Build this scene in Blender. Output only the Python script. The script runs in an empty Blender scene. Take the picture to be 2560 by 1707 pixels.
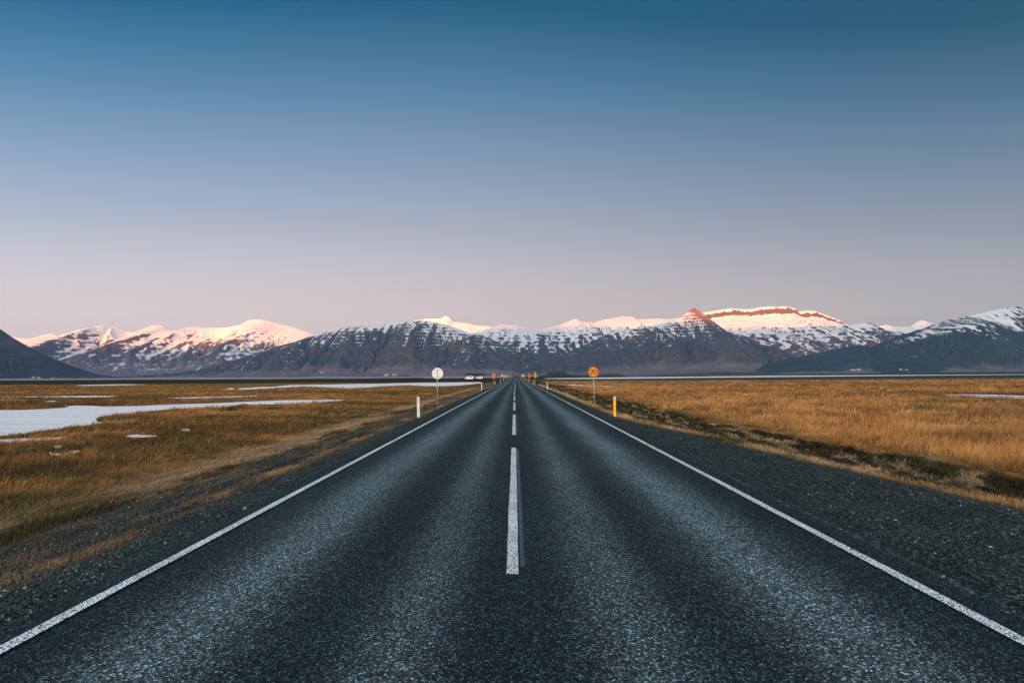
import bpy, math, random
import numpy as np
from math import radians as R

random.seed(7)
rng = np.random.default_rng(11)
S = bpy.context.scene
COL = S.collection

# ------------------------------------------------------------------ camera
CAM_H, YAW, PITCH, ROLL, FPX = 1.717, R(0.376), R(3.33), R(-0.30), 1470.0
cam_d = bpy.data.cameras.new("camera")
cam_d.sensor_width = 36.0
cam_d.lens = FPX / 2560 * 36.0
cam_d.clip_start, cam_d.clip_end = 0.1, 120000.0
cam = bpy.data.objects.new("camera", cam_d)
COL.objects.link(cam)
from mathutils import Matrix, Vector
_fw = Vector((-math.sin(YAW) * math.cos(PITCH), math.cos(YAW) * math.cos(PITCH), math.sin(PITCH)))
_ri = Vector((math.cos(YAW), math.sin(YAW), 0))
_up = _ri.cross(_fw)
RI = _ri * math.cos(ROLL) + _up * math.sin(ROLL)
UP = -_ri * math.sin(ROLL) + _up * math.cos(ROLL)
FW = _fw
_m = Matrix((RI, UP, -FW)).transposed().to_4x4()
_m.translation = Vector((0, 0, CAM_H))
cam.matrix_world = _m
S.camera = cam

# ------------------------------------------------------------------ sky, sun, exposure
SUN_EL, SUN_AZ = R(2.0), R(191)          # azimuth clockwise from +Y: behind the camera, a little left
world = bpy.data.worlds.new("World")
S.world = world
world.use_nodes = True
wn, wl = world.node_tree.nodes, world.node_tree.links
wn.clear()
w_out = wn.new("ShaderNodeOutputWorld")
w_bg = wn.new("ShaderNodeBackground")
w_bg.inputs[1].default_value = 0.1
sky = wn.new("ShaderNodeTexSky")
sky.sky_type = 'NISHITA'
sky.sun_disc = False
sky.sun_elevation = SUN_EL
sky.sun_rotation = SUN_AZ
sky.air_density, sky.dust_density, sky.ozone_density = 1.0, 1.5, 1.0
tc = wn.new("ShaderNodeTexCoord")
sep = wn.new("ShaderNodeSeparateXYZ")
ramp = wn.new("ShaderNodeValToRGB")
EXPO = 2.6
SKY_STOPS = [(0.0, (.88, .62, .57)), (.105, (.78, .585, .56)), (.187, (.56, .51, .565)), (.25, (.392, .413, .515)),
             (.343, (.223, .309, .456)), (.45, (.072, .195, .352)), (.54, (.0, .100, .215)), (.75, (.0, .08, .175)), (1.0, (.0, .065, .15))]
SKY_STOPS = [(p, tuple(q / 2 ** EXPO for q in c)) for p, c in SKY_STOPS]
el = ramp.color_ramp.elements
while len(el) < len(SKY_STOPS):
    el.new(0.5)
for e, (p, c) in zip(el, SKY_STOPS):
    e.position = p
    e.color = (*c, 1)
def vmath(op, a=None, b=None, scale=None):
    nd = wn.new("ShaderNodeVectorMath"); nd.operation = op
    for i, q in enumerate((a, b)):
        if q is None: continue
        if hasattr(q, "is_output"): wl.new(q, nd.inputs[i])
        else: nd.inputs[i].default_value = q
    if scale is not None:
        if hasattr(scale, "is_output"): wl.new(scale, nd.inputs['Scale'])
        else: nd.inputs['Scale'].default_value = scale
    return nd.outputs[0]
wl.new(tc.outputs['Generated'], sep.inputs[0])
def wmath(op, a, b):
    nd = wn.new("ShaderNodeMath"); nd.operation = op
    for i, q in enumerate((a, b)):
        if hasattr(q, "is_output"): wl.new(q, nd.inputs[i])
        else: nd.inputs[i].default_value = q
    return nd.outputs[0]
# the pale dusk band is centred ahead and sinks lower to either side, a little more to the right
xx_ = wmath('MULTIPLY', sep.outputs['X'], sep.outputs['X'])
lift = wmath('ADD', wmath('ADD', wmath('MULTIPLY', xx_, .65), wmath('MULTIPLY', sep.outputs['X'], .08)), 1.0)
wl.new(wmath('MULTIPLY', sep.outputs['Z'], lift), ramp.inputs[0])
side = wn.new("ShaderNodeMath"); side.operation = 'MULTIPLY_ADD'      # the sky brightens a little towards the sun's side
wl.new(sep.outputs['X'], side.inputs[0]); side.inputs[1].default_value = -.40 * 10; side.inputs[2].default_value = 10
base_sky = vmath('SCALE', ramp.outputs[0], scale=side.outputs[0])
gam = wn.new("ShaderNodeGamma"); gam.inputs[1].default_value = 0.72
wl.new(sky.outputs[0], gam.inputs[0])
dots = wn.new("ShaderNodeVectorMath"); dots.operation = 'DOT_PRODUCT'          # afterglow: full towards the sun, gone opposite it
wl.new(tc.outputs['Generated'], dots.inputs[0]); dots.inputs[1].default_value = (math.sin(SUN_AZ), math.cos(SUN_AZ), 0)
mr = wn.new("ShaderNodeMapRange"); mr.interpolation_type = 'SMOOTHERSTEP'
wl.new(dots.outputs['Value'], mr.inputs[0])
mr.inputs[1].default_value, mr.inputs[2].default_value, mr.inputs[3].default_value, mr.inputs[4].default_value = -0.30, 0.80, 0.0, 3.3
glow = vmath('SCALE', gam.outputs[0], scale=mr.outputs[0])
wl.new(vmath('ADD', base_sky, glow), w_bg.inputs[0])
wl.new(w_bg.outputs[0], w_out.inputs[0])

sun_d = bpy.data.lights.new("sun", 'SUN')
sun_d.energy = 5.0
sun_d.angle = R(0.53)
sun_d.color = (1.0, 0.32, 0.03)
sun = bpy.data.objects.new("sun", sun_d)
COL.objects.link(sun)
_to_sun = Vector((math.sin(SUN_AZ) * math.cos(SUN_EL), math.cos(SUN_AZ) * math.cos(SUN_EL), math.sin(SUN_EL)))
sun.rotation_euler = _to_sun.to_track_quat('Z', 'Y').to_euler()
sun.location = _to_sun * 100

S.view_settings.view_transform = 'Standard'
S.view_settings.look = 'None'
S.view_settings.exposure = EXPO
S.view_settings.gamma = 1.0
S.view_settings.use_curve_mapping = False
S.render.engine = 'CYCLES'
S.cycles.max_bounces = 5
S.cycles.diffuse_bounces = 2
S.cycles.glossy_bounces = 2
S.cycles.transmission_bounces = 2
S.cycles.transparent_max_bounces = 4
S.cycles.volume_bounces = 0
S.cycles.use_denoising = True

# ------------------------------------------------------------------ helpers
def ray(px, py):
    return FW + RI * ((px - 1280) / FPX) - UP * ((py - 853.5) / FPX)

def on_plane(px, py, z):
    """World point of a traced photo point on the level z."""
    d = ray(px, py)
    t = (z - CAM_H) / d.z
    return d.x * t, d.y * t

def at_dist(px, py, Y):
    """World point of a traced photo point Y metres ahead."""
    d = ray(px, py)
    t = Y / d.y
    return d.x * t, Y, CAM_H + d.z * t

def obj(name, verts, faces, mat=None, parent=None, smooth=False, kind=None, label=None, cat=None, group=None, mats=None, mat_idx=None):
    me = bpy.data.meshes.new(name)
    if isinstance(verts, np.ndarray):
        nv = len(verts)
        fa = np.asarray(faces, dtype=np.int32)
        k = fa.shape[1]
        me.vertices.add(nv)
        me.vertices.foreach_set("co", verts.astype(np.float32).ravel())
        me.loops.add(fa.size)
        me.loops.foreach_set("vertex_index", fa.ravel())
        me.polygons.add(len(fa))
        me.polygons.foreach_set("loop_start", np.arange(0, fa.size, k, dtype=np.int32))
        me.polygons.foreach_set("loop_total", np.full(len(fa), k, dtype=np.int32))
        if smooth:
            me.polygons.foreach_set("use_smooth", np.ones(len(fa), dtype=bool))
        me.update(calc_edges=True)
    else:
        me.from_pydata(verts, [], faces)
        if smooth:
            me.polygons.foreach_set("use_smooth", [True] * len(me.polygons))
        me.update()
    for mm in (mats or ([mat] if mat else [])):
        me.materials.append(mm)
    if mat_idx is not None:
        me.polygons.foreach_set("material_index", mat_idx)
    o = bpy.data.objects.new(name, me)
    COL.objects.link(o)
    if parent:
        o.parent = parent
    tag(o, label, cat, group, kind)
    return o

def tag(o, label=None, cat=None, group=None, kind=None):
    if label: o["label"] = label
    if cat: o["category"] = cat
    if group: o["group"] = group
    if kind: o["kind"] = kind
    return o

def empty(name, loc, rz=0.0, label=None, cat=None, group=None):
    o = bpy.data.objects.new(name, None)
    o.empty_display_size = 0.2
    o.location = loc
    o.rotation_euler = (0, 0, rz)
    COL.objects.link(o)
    return tag(o, label, cat, group)

def copy_tree(o, parent=None):
    c = o.copy()
    COL.objects.link(c)
    if parent: c.parent = parent
    for ch in [x for x in o.children]:
        copy_tree(ch, c)
    return c

def set_attr(o, name, arr, dim=1):
    me = o.data
    if dim == 1:
        a = me.attributes.new(name, 'FLOAT', 'POINT')
        a.data.foreach_set("value", np.asarray(arr, dtype=np.float32).ravel())
    else:
        a = me.attributes.new(name, 'FLOAT_COLOR', 'POINT')
        c = np.ones((len(arr), 4), dtype=np.float32)
        c[:, :3] = arr
        a.data.foreach_set("color", c.ravel())

# value-gradient noise in numpy
_perm = rng.permutation(4096).astype(np.int64)
_ang = rng.random(4096) * 2 * np.pi
_gx, _gy = np.cos(_ang), np.sin(_ang)

def noise(x, y, seed=0):
    x = np.asarray(x, dtype=np.float64) + seed * 37.31
    y = np.asarray(y, dtype=np.float64) + seed * 91.77
    xi, yi = np.floor(x).astype(np.int64), np.floor(y).astype(np.int64)
    xf, yf = x - xi, y - yi
    u = xf * xf * xf * (xf * (xf * 6 - 15) + 10)
    v = yf * yf * yf * (yf * (yf * 6 - 15) + 10)
    def g(ix, iy, dx, dy):
        h = _perm[(_perm[ix & 4095] + iy) & 4095]
        return _gx[h] * dx + _gy[h] * dy
    a = g(xi, yi, xf, yf); b = g(xi + 1, yi, xf - 1, yf)
    c = g(xi, yi + 1, xf, yf - 1); d = g(xi + 1, yi + 1, xf - 1, yf - 1)
    return (a + (b - a) * u + (c - a) * v + (a - b - c + d) * u * v) * 1.5

def fbm(x, y, octv=4, seed=0, gain=0.5, lac=2.03):
    s, a, n = 0.0, 1.0, 0.0
    for i in range(octv):
        s = s + a * noise(x, y, seed + i * 3)
        n += a
        a *= gain; x = np.asarray(x) * lac; y = np.asarray(y) * lac
    return s / n

def ridged(x, y, octv=3, seed=0, gain=0.5):
    s, a, n = 0.0, 1.0, 0.0
    for i in range(octv):
        s = s + a * (1 - np.abs(noise(x, y, seed + i * 5)) * 1.6)
        n += a
        a *= gain; x = np.asarray(x) * 2.1; y = np.asarray(y) * 1.9
    return s / n

def sstep(a, b, x):
    t = np.clip((np.asarray(x) - a) / (b - a), 0, 1)
    return t * t * (3 - 2 * t)

def grid_faces(nx, ny):
    i = np.arange(nx - 1)[None, :] + nx * np.arange(ny - 1)[:, None]
    i = i.ravel()
    return np.stack([i, i + 1, i + 1 + nx, i + nx], 1)

# ------------------------------------------------------------------ materials
class MT:
    """Tiny node-graph builder."""
    def __init__(s, name):
        s.m = bpy.data.materials.new(name)
        s.m.use_nodes = True
        s.n, s.l = s.m.node_tree.nodes, s.m.node_tree.links
        s.b = s.n["Principled BSDF"]
        s.pos = None
    def link(s, a, b): s.l.new(a, b)
    def node(s, t, **kw):
        nd = s.n.new(t)
        for k, v in kw.items(): setattr(nd, k, v)
        return nd
    def position(s):
        if s.pos is None: s.pos = s.node("ShaderNodeNewGeometry").outputs['Position']
        return s.pos
    def sset(s, sock, v):
        if hasattr(v, "is_output"): s.link(v, sock)
        elif isinstance(v, (tuple, list)) and len(v) == 3 and sock.type == 'RGBA': sock.default_value = (*v, 1)
        else: sock.default_value = v
    def math(s, op, a, b=0.0, c=None, clamp=False):
        nd = s.node("ShaderNodeMath", operation=op, use_clamp=clamp)
        s.sset(nd.inputs[0], a); s.sset(nd.inputs[1], b)
        if c is not None: s.sset(nd.inputs[2], c)
        return nd.outputs[0]
    def noise(s, scale, detail=3.0, rough=0.5, vec=None, color=False):
        nd = s.node("ShaderNodeTexNoise")
        nd.inputs['Scale'].default_value = scale; nd.inputs['Detail'].default_value = detail; nd.inputs['Roughness'].default_value = rough
        s.link(vec or s.position(), nd.inputs['Vector'])
        return nd.outputs['Color' if color else 'Fac']
    def voronoi(s, scale, feature='F1', out='Color', vec=None):
        nd = s.node("ShaderNodeTexVoronoi", feature=feature)
        nd.inputs['Scale'].default_value = scale
        s.link(vec or s.position(), nd.inputs['Vector'])
        return nd.outputs[out]
    def scaled(s, sx, sy, sz):
        nd = s.node("ShaderNodeMapping")
        nd.inputs['Scale'].default_value = (sx, sy, sz)
        s.link(s.position(), nd.inputs['Vector'])
        return nd.outputs[0]
    def ramp(s, fac, stops, interp='LINEAR'):
        nd = s.node("ShaderNodeValToRGB")
        nd.color_ramp.interpolation = interp
        e = nd.color_ramp.elements
        while len(e) < len(stops): e.new(0.5)
        for q, (p, c) in zip(e, stops):
            q.position = p
            q.color = (c, c, c, 1) if isinstance(c, (int, float)) else (*c, 1)
        s.sset(nd.inputs[0], fac)
        return nd.outputs[0]
    def mix(s, fac, a, b, mode='MIX'):
        nd = s.node("ShaderNodeMix", data_type='RGBA', blend_type=mode)
        s.sset(nd.inputs[0], fac); s.sset(nd.inputs[6], a); s.sset(nd.inputs[7], b)
        return nd.outputs[2]
    def attr(s, name, out='Fac'):
        return s.node("ShaderNodeAttribute", attribute_name=name).outputs[out]
    def bump(s, h, strength=0.5, dist=0.01):
        nd = s.node("ShaderNodeBump")
        nd.inputs['Strength'].default_value = strength; nd.inputs['Distance'].default_value = dist
        s.sset(nd.inputs['Height'], h)
        s.link(nd.outputs[0], s.b.inputs['Normal'])
    def done(s, color=None, rough=0.8, spec=None, metal=None):
        if color is not None: s.sset(s.b.inputs['Base Color'], color)
        s.sset(s.b.inputs['Roughness'], rough)
        if spec is not None: s.sset(s.b.inputs['Specular IOR Level'], spec)
        if metal is not None: s.sset(s.b.inputs['Metallic'], metal)
        return s.m

def plain(name, col, rough=0.6, var=0.15, scale=30.0, metal=None, spec=None):
    t = MT(name)
    f = t.ramp(t.noise(scale, 4.0), [(0.3, 1 - var), (0.7, 1.0)])
    return t.done(t.mix(1.0, col, f, 'MULTIPLY'), rough, spec, metal)

# ------------------------------------------------------------------ road profile and ground shape
_RY = [-200, 60, 100, 142, 190, 230, 290, 340, 390, 440, 475, 520, 600, 900]
_RZ = [0, 0, -.06, -.15, -.14, -.06, .16, .38, .72, 1.22, 1.62, 1.72, .8, -.6]
def road_z(y):
    from numpy import interp
    y = np.asarray(y, dtype=float)
    k = np.array([-14., -7, 0, 7, 14])
    return sum(interp(y + q, _RY, _RZ) for q in k) / 5
def half_l(y): return np.interp(y, [0, 390, 465, 1000], [3.66, 3.66, 2.5, 2.5])
def half_r(y): return np.interp(y, [0, 390, 465, 1000], [3.66, 3.66, 2.5, 2.5])
X_L, X_R = -3.28, 3.25
def gravel_r(y): return 4.55 + 2.5 * np.clip((27 - np.asarray(y)) / 19, 0, 1.25)

PLAIN_L, PLAIN_R = -1.0, -0.80
def ground_z(x, y):
    """Height of the land: road embankment, verges, ditch, hummocky meadow, low far banks."""
    x = np.asarray(x, dtype=float); y = np.asarray(y, dtype=float)
    zr = road_z(y)
    gr = gravel_r(y) - 4.55
    xr = x - gr * sstep(3.8, 5.0, x)
    prof = np.interp(xr, [-400, -60, -14, -9.5, -8.2, -7.5, -6.6, -5.2, -4.6, -3.9, -3.6, 3.6, 3.9, 4.7, 5.6, 6.4, 7.6, 8.8, 10, 60, 400],
                     [PLAIN_L, PLAIN_L, PLAIN_L, -.93, -.78, -.70, -.52, -.27, -.19, -.08, -.055, -.055, -.10, -.20, -.34, -.45, -.60, -.68, -.70, PLAIN_R, PLAIN_R])
    w = np.interp(np.abs(x), [3.6, 12, 60], [1, .75, 0])
    wide = np.interp(y, [200, 450], [1.0, 2.2])
    w = np.where(y > 200, np.interp(np.abs(x) / wide, [3.6, 12, 60], [1, .6, 0]), w)
    z = prof + zr * w
    # hummocks
    rough = sstep(4.2, 7.5, np.abs(xr)) * np.interp(np.hypot(x, y), [0, 200, 1500], [1, .7, 0])
    z = z + rough * (0.085 * fbm(x * .9, y * .9, 3, 4) + 0.10 * fbm(x * .25, y * .25, 2, 9) * sstep(8, 14, np.abs(x)))
    ditch = sstep(5.8, 6.6, xr) * (1 - sstep(9.2, 10.8, xr)) * (y < 220)
    z = z + ditch * (0.26 * fbm(x * 1.5, y * .9, 3, 21) - .02)
    vlow = sstep(3.7, 4.1, np.abs(x)) * (1 - sstep(4.2, 7.5, np.abs(xr)))
    z = z + vlow * .025 * fbm(x * 3, y * 2, 3, 31) * (np.hypot(x, y) < 120)
    # dark gravel heap beside the right verge, far bank with the side road on the left, banks beyond the river
    z = z + 0.95 * np.exp(-(((x - 9.5) / 3.2) ** 2 + ((y - 128) / 7) ** 2))
    bank = np.exp(-((y - (372 - .03 * x)) / 16) ** 2) * sstep(-8, -22, x)
    z = z + bank * (1.42 + .22 * fbm(x * .02, y * .02, 2, 3)) * np.interp(x, [-2500, -330, -200, -20], [.9, 1.0, 1.0, 1.12])
    return z

# ------------------------------------------------------------------ mountains
def mountain_mat(name, rock, rock2, low, lowtint=(.20, .145, .155)):
    t = MT(name)
    sn = t.attr("snow"); lo = t.attr("fan")
    n1 = t.noise(.012, 5, .6); n2 = t.noise(.05, 4, .65)
    n3 = t.noise(1.0, 3, .6, t.scaled(.004, .004, .045))
    r = t.mix(t.ramp(n3, [(.42, 0), (.58, 1)]), rock, rock2)
    r = t.mix(t.ramp(n1, [(.4, 0), (.62, .75)]), r, low)
    n4 = t.noise(1.0, 5, .65, t.scaled(.0035, .0035, .03))
    fanc = t.mix(t.ramp(n2, [(.4, 0), (.6, 1)]), lowtint, tuple(c * .68 for c in lowtint))
    fanc = t.mix(t.ramp(n4, [(.42, 0), (.60, .8)]), fanc, (.085, .080, .075))
    r = t.mix(lo, r, fanc)
    r = t.mix(t.attr("sunlit_or_rust"), r, (.26, .105, .058))  # summit rock painted orange as if sunlit
    nh = t.noise(1.0, 4, .65, t.scaled(.0045, .0045, .05))
    nv = t.noise(1.0, 5, .7, t.scaled(.030, .012, .0035))
    nn = t.noise(.02, 6, .72)
    f = t.math('ADD', sn, t.math('MULTIPLY', t.math('SUBTRACT', nh, .5), .7))
    f = t.math('ADD', f, t.math('MULTIPLY', t.math('SUBTRACT', nv, .5), .9))
    f = t.math('ADD', f, t.math('MULTIPLY', t.math('SUBTRACT', nn, .5), 1.1))
    f = t.math('ADD', f, t.math('MULTIPLY', t.math('SUBTRACT', t.noise(.0045, 5, .65), .5), .9))
    mask = t.ramp(f, [(.40, 0), (.50, .5), (.60, 1)])
    c = t.mix(mask, r, (.68, .65, .66))
    return t.done(c, .85, .15)

def sh_(Z, k):
    return Z[:, np.clip(np.arange(Z.shape[1]) - k, 0, Z.shape[1] - 1)]

def erode(Z, Y, dx, rows, k, iters, env):
    """Streams cut down the front slope: flow runs row by row from the ridge to the foot, every pass lowers each cell towards the one it drains to."""
    nx = Z.shape[1]
    c = np.arange(nx)
    offs = (-2, -1, 0, 1, 2)
    for it in range(iters):
        A = np.zeros_like(Z); A[:rows] = 1.0
        rec = np.zeros((rows, nx), dtype=np.int64)
        for r in range(rows - 1, 0, -1):
            dy = Y[r] - Y[r - 1]
            best = None
            for o in offs:
                t = np.clip(c + o, 0, nx - 1)
                sl = (Z[r] - Z[r - 1, t]) / np.hypot(dy, o * dx)
                if best is None: best, who = sl, t
                else:
                    m = sl > best
                    best = np.where(m, sl, best); who = np.where(m, t, who)
            rec[r] = who
            A[r - 1] += np.bincount(who, weights=A[r], minlength=nx)
        for r in range(1, rows):
            d = np.hypot(Y[r] - Y[r - 1], (rec[r] - c) * dx)
            F = k * np.sqrt(A[r]) / d * 12 * env[r]
            zd = Z[r - 1, rec[r]]
            Z[r] = np.where(Z[r] > zd, (Z[r] + F * zd) / (1 + F), Z[r])
        kx = .03
        Z[1:rows - 1] += kx * (sh_(Z, 1) + sh_(Z, -1) - 2 * Z)[1:rows - 1]
    return Z, A

def mountain(name, label, prof, D, front, mat, shape, px_dx=None, seed=0, spur=0.0, spur_len=1500., gully=40., gully_len=260.,
             strata=0.0, strata_h=70., snow=(600, 200), snow_gain=1.0, nrow=110, back=0.5, base_var=.25, dx=None, fan=.28, warp_amp=1.0, slope_k=1.0, jag=1.0, spurs=(), ero=.05, ero_n=8, bare=None):
    xs, zs, ys = [], [], []
    for px, py in prof:
        d = D if np.isscalar(D) else float(np.interp(px, [q[0] for q in D], [q[1] for q in D]))
        x, y, z = at_dist(px, py, d)
        xs.append(x); zs.append(z); ys.append(d)
    xs, zs, ys = map(np.array, (xs, zs, ys))
    dx = dx or (ys.mean() * 2.0 / FPX)
    X = np.arange(xs[0], xs[-1] + dx, dx)
    P = np.interp(X, xs, zs)
    Yr = np.interp(X, xs, ys)
    k = np.exp(-np.linspace(-2, 2, 5) ** 2); k /= k.sum()
    Pp = np.pad(P, 2, mode='edge')
    P = np.convolve(Pp, k, 'valid')
    P = P + jag * (fbm(X / 60, X * 0, 4, seed + 1, .6) * 7.0 * np.clip(P / 300, 0, 1))
    t = np.concatenate([np.linspace(0, 1, nrow), 1 + np.linspace(0, back, 14)[1:]])
    T = t[:, None] + 0 * X[None, :]
    yb = Yr - front * (1 + base_var * fbm(X / 1400, X * 0 + seed, 3, seed + 2))
    L = (Yr - yb)[None, :]
    Y = yb[None, :] + T * L
    XX = X[None, :] + 0 * T
    wx = 120 * warp_amp * fbm(XX / 700, Y / 700, 2, seed + 5)
    # spurs: where the range comes forward, the slope profile shifts towards the viewer
    sp = spur * (ridged((XX + wx) / spur_len, Y / 9000., 2, seed + 7) - .55) * np.sin(np.clip(T, 0, 1) * np.pi) ** .8
    tw = np.clip(T + sp * .5 + .035 * fbm(XX / 300, Y / 300, 3, seed + 8) * np.clip(1 - T, 0, 1) * 2, 0, 1)
    cs = np.array(shape)
    s = np.interp(tw, cs[:, 0], cs[:, 1])
    base = -2.0
    Z = base + (P[None, :] - base) * s
    for (pa, pb, te, sl, cv) in spurs:       # sharp ridges running down towards the viewer
        xa = at_dist(pa, 900, float(np.interp(pa, [q[0] for q in prof], [q[0] * 0 + 1 for q in prof])) * Yr.mean())[0]
        xb = at_dist(pb, 900, Yr.mean() - front * (1 - te))[0]
        f = np.clip((1 - T) / (1 - te), 0, 1.3)
        cxl = xa + (xb - xa) * f + 60 * noise(Y / 500, Y * 0, seed + 40)
        za = np.interp(xa, X, P)
        crest = za * (1 - f) ** cv
        tent = crest - np.abs(XX - cxl) * (sl * (1 + .25 * fbm(XX / 250, Y / 250, 2, seed + 41))) + 12 * noise(Y / 160, XX * 0, seed + 42)
        tent = np.where((T <= 1.0) & (f <= 1.0), tent, -9)
        d_ = tent - Z
        Z = Z + np.where(d_ > 0, d_, 0) * np.clip((1 - T) * 12, 0, 1)
    env = np.interp(T, [0, .12, .35, .7, .93, 1, 1.5], [0, .25, 1, .9, .25, 0.05, .6]) * np.clip(P[None, :] / 250, 0, 1)
    g = ridged((XX + wx) / gully_len, Y / (gully_len * 5), 4, seed + 11, .55)
    Z = Z - gully * env * (1 - g) * .7
    Z = Z + 16 * env * fbm(XX / 140, Y / 140, 5, seed + 13, .6)
    ee = np.interp(T[:nrow], [0, .1, .3, .9, .97, 1], [.05, .25, 1, 1, .35, 0])
    ee = ee[:, :] * (.30 + 1.5 * sstep(-.45, .5, fbm(XX[:nrow] / 900, Y[:nrow] / 700, 3, seed + 51)))
    Z, A = erode(Z, Y, dx, nrow, ero, ero_n, ee)
    flow = np.clip(np.log2(np.maximum(A, 1)) / 7, 0, 1)
    if strata:
        zz = Z + 30 * fbm(XX / 700, Y / 700, 3, seed + 17)
        cl = np.interp(s, [0, fan, fan + .1, 1], [0, 0, 1, 1])
        ph = zz / strata_h * 2 * np.pi
        Z = Z - strata * cl * (np.sin(ph) * strata_h / (2 * np.pi)) * np.clip(P[None, :] / 250, 0, 1) * np.clip((1.0 - T) * 8, .15, 1)
    Z = np.where(T > 1, np.maximum(base, P[None, :] * (1 - (T - 1) / back * .85) - gully * env * (1 - g)), Z)
    # snow: altitude, gentle ledges, hollows of the gullies
    gy = np.gradient(Z, axis=0) / np.maximum(np.gradient(Y, axis=0), 1e-3)
    gx = np.gradient(Z, axis=1) / dx
    steep = np.hypot(gx, gy)
    hollow = Z - 0.5 * (sh_(Z, 4) + sh_(Z, -4))
    rel = np.clip((steep - .5 * steep.mean() - .5 * np.median(steep, 1)[:, None]) / (steep.std() + 1e-6), -1.5, 2.5)
    sn = (Z - snow[0]) / snow[1] + .9 * snow_gain * (fbm(XX / 420, Y / 420, 3, seed + 23)) - .50 * slope_k * rel - 5.0 * np.clip(steep - 1.0, 0, 1) + np.clip(-hollow / 10, -.7, .6) * 1.1 + .7 * (flow - .35) * (T < 1) * np.clip(1.6 - steep, 0, 1)
    sunlit_or_rust = np.zeros_like(Z)
    if bare:                                   # wind-swept rock at a summit; orange of low sun put into its colour
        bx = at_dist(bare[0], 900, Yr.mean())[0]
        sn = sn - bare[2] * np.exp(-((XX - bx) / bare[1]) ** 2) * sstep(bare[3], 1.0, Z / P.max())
        sunlit_or_rust = np.exp(-((XX - bx) / (bare[1] * 1.4)) ** 2) * sstep(.55, .9, Z / P.max() + .12 * fbm(XX / 200, Y / 200, 3, 151))
    sn = .5 + .5 * np.clip(sn, -1, .75)
    fa = 1 - sstep(fan * .55, fan * 1.15, s + .10 * fbm(XX / 260, Y / 900, 3, seed + 29))
    v = np.stack([XX, Y, Z], -1).reshape(-1, 3)
    nx, ny = len(X), len(t)
    o = obj(name, v, grid_faces(nx, ny), mat, smooth=True, kind="structure", label=label)
    set_attr(o, "snow", sn.ravel())
    set_attr(o, "fan", fa.ravel())
    set_attr(o, "sunlit_or_rust", sunlit_or_rust.ravel())
    return o

def sc(crop, pts):
    ox, oy, k = crop
    return [(ox + x / k, oy + y / k) for x, y in pts]
C1, C2, C3, C4 = (0, 740, 3.675), (600, 740, 3.675), (1200, 740, 3.675), (1800, 740, 3.0947)

m_near = mountain_mat("mountain_dark_rock", (.048, .046, .054), (.075, .058, .066), (.026, .038, .040))
m_red = mountain_mat("mountain_red_rock", (.14, .058, .044), (.065, .052, .062), (.085, .050, .050))
m_mid = mountain_mat("mountain_purple_rock", (.105, .062, .056), (.050, .052, .064), (.028, .042, .046), (.20, .145, .16))
m_green = mountain_mat("mountain_mossy_rock", (.026, .040, .044), (.045, .044, .052), (.030, .044, .038))

DOME = [(0, 0), (.10, .03), (.25, .11), (.38, .27), (.50, .50), (.62, .68), (.78, .85), (.9, .94), (1, 1)]
ALP = [(0, 0), (.12, .04), (.3, .16), (.5, .38), (.7, .64), (.86, .85), (1, 1)]
CLIFF = [(0, 0), (.12, .035), (.28, .12), (.40, .26), (.50, .48), (.58, .60), (.75, .76), (.9, .92), (1, 1)]

mountain("mountain", "low far snow cap at the extreme left behind the dark slope", [(-200, 870), (-60, 842), (20, 843), (38, 841), (68, 845), (90, 850), (130, 880)], 17000, 3000, m_red, ALP, seed=60, snow=(300, 250), nrow=60)
# long snowy range on the left
pB = sc(C1, [(-400, 470), (-150, 430), (60, 420), (160, 405), (250, 390), (300, 385), (380, 360), (470, 343), (540, 360), (610, 383), (740, 380), (830, 330), (930, 285), (1000, 262), (1035, 258), (1080, 280), (1170, 325), (1260, 335),
             (1300, 330), (1380, 272), (1440, 262), (1500, 272), (1560, 310), (1650, 318), (1700, 292), (1760, 284), (1810, 280), (1880, 290), (2000, 290), (2100, 285), (2200, 265), (2270, 230)]) + \
     sc(C2, [(50, 228), (110, 215), (210, 215), (300, 235), (400, 265), (520, 295), (640, 335), (730, 355), (900, 430), (1100, 520)])
mountain("mountain", "long snow-covered range glowing in low sun, on the far left", pB, 14000, 4200, m_red, ALP, seed=3, spur=.55, spur_len=1900, gully=75, gully_len=420, snow=(470, 330), snow_gain=1.1, strata=.15, strata_h=90, nrow=170, slope_k=1.25, jag=1.7,
         spurs=[(128, 180, .35, .42, 1.2), (280, 235, .2, .42, 1.25), (300, 345, .45, .5, 1.3), (492, 420, .2, .45, 1.2), (500, 560, .4, .5, 1.3), (640, 560, .3, .45, 1.3), (700, 760, .4, .5, 1.3), (392, 400, .6, .5, 1.2)])
# distant tooth behind the dome
mountain("mountain", "small distant snowy tooth showing above the broad dome", sc(C2, [(1250, 330), (1430, 240), (1680, 213), (1720, 205), (1790, 207), (1850, 203), (1875, 186), (1890, 178), (1930, 195), (1965, 235), (2100, 250), (2150, 265), (2280, 275), (2352, 285), (2500, 330), (2700, 400)]),
         17000, 3500, m_red, ALP, seed=17, snow=(350, 250), snow_gain=.5, nrow=80)
# white peak far behind the right gap
mountain("mountain", "faint white peak far off in the gap before the right dome", sc(C4, [(1000, 330), (1180, 262), (1230, 230), (1290, 222), (1350, 235), (1470, 235), (1510, 205), (1560, 183), (1600, 195), (1640, 212), (1760, 260), (1950, 330)]),
         12800, 2500, m_red, ALP, seed=19, snow=(150, 250), snow_gain=.3, nrow=60)
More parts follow.
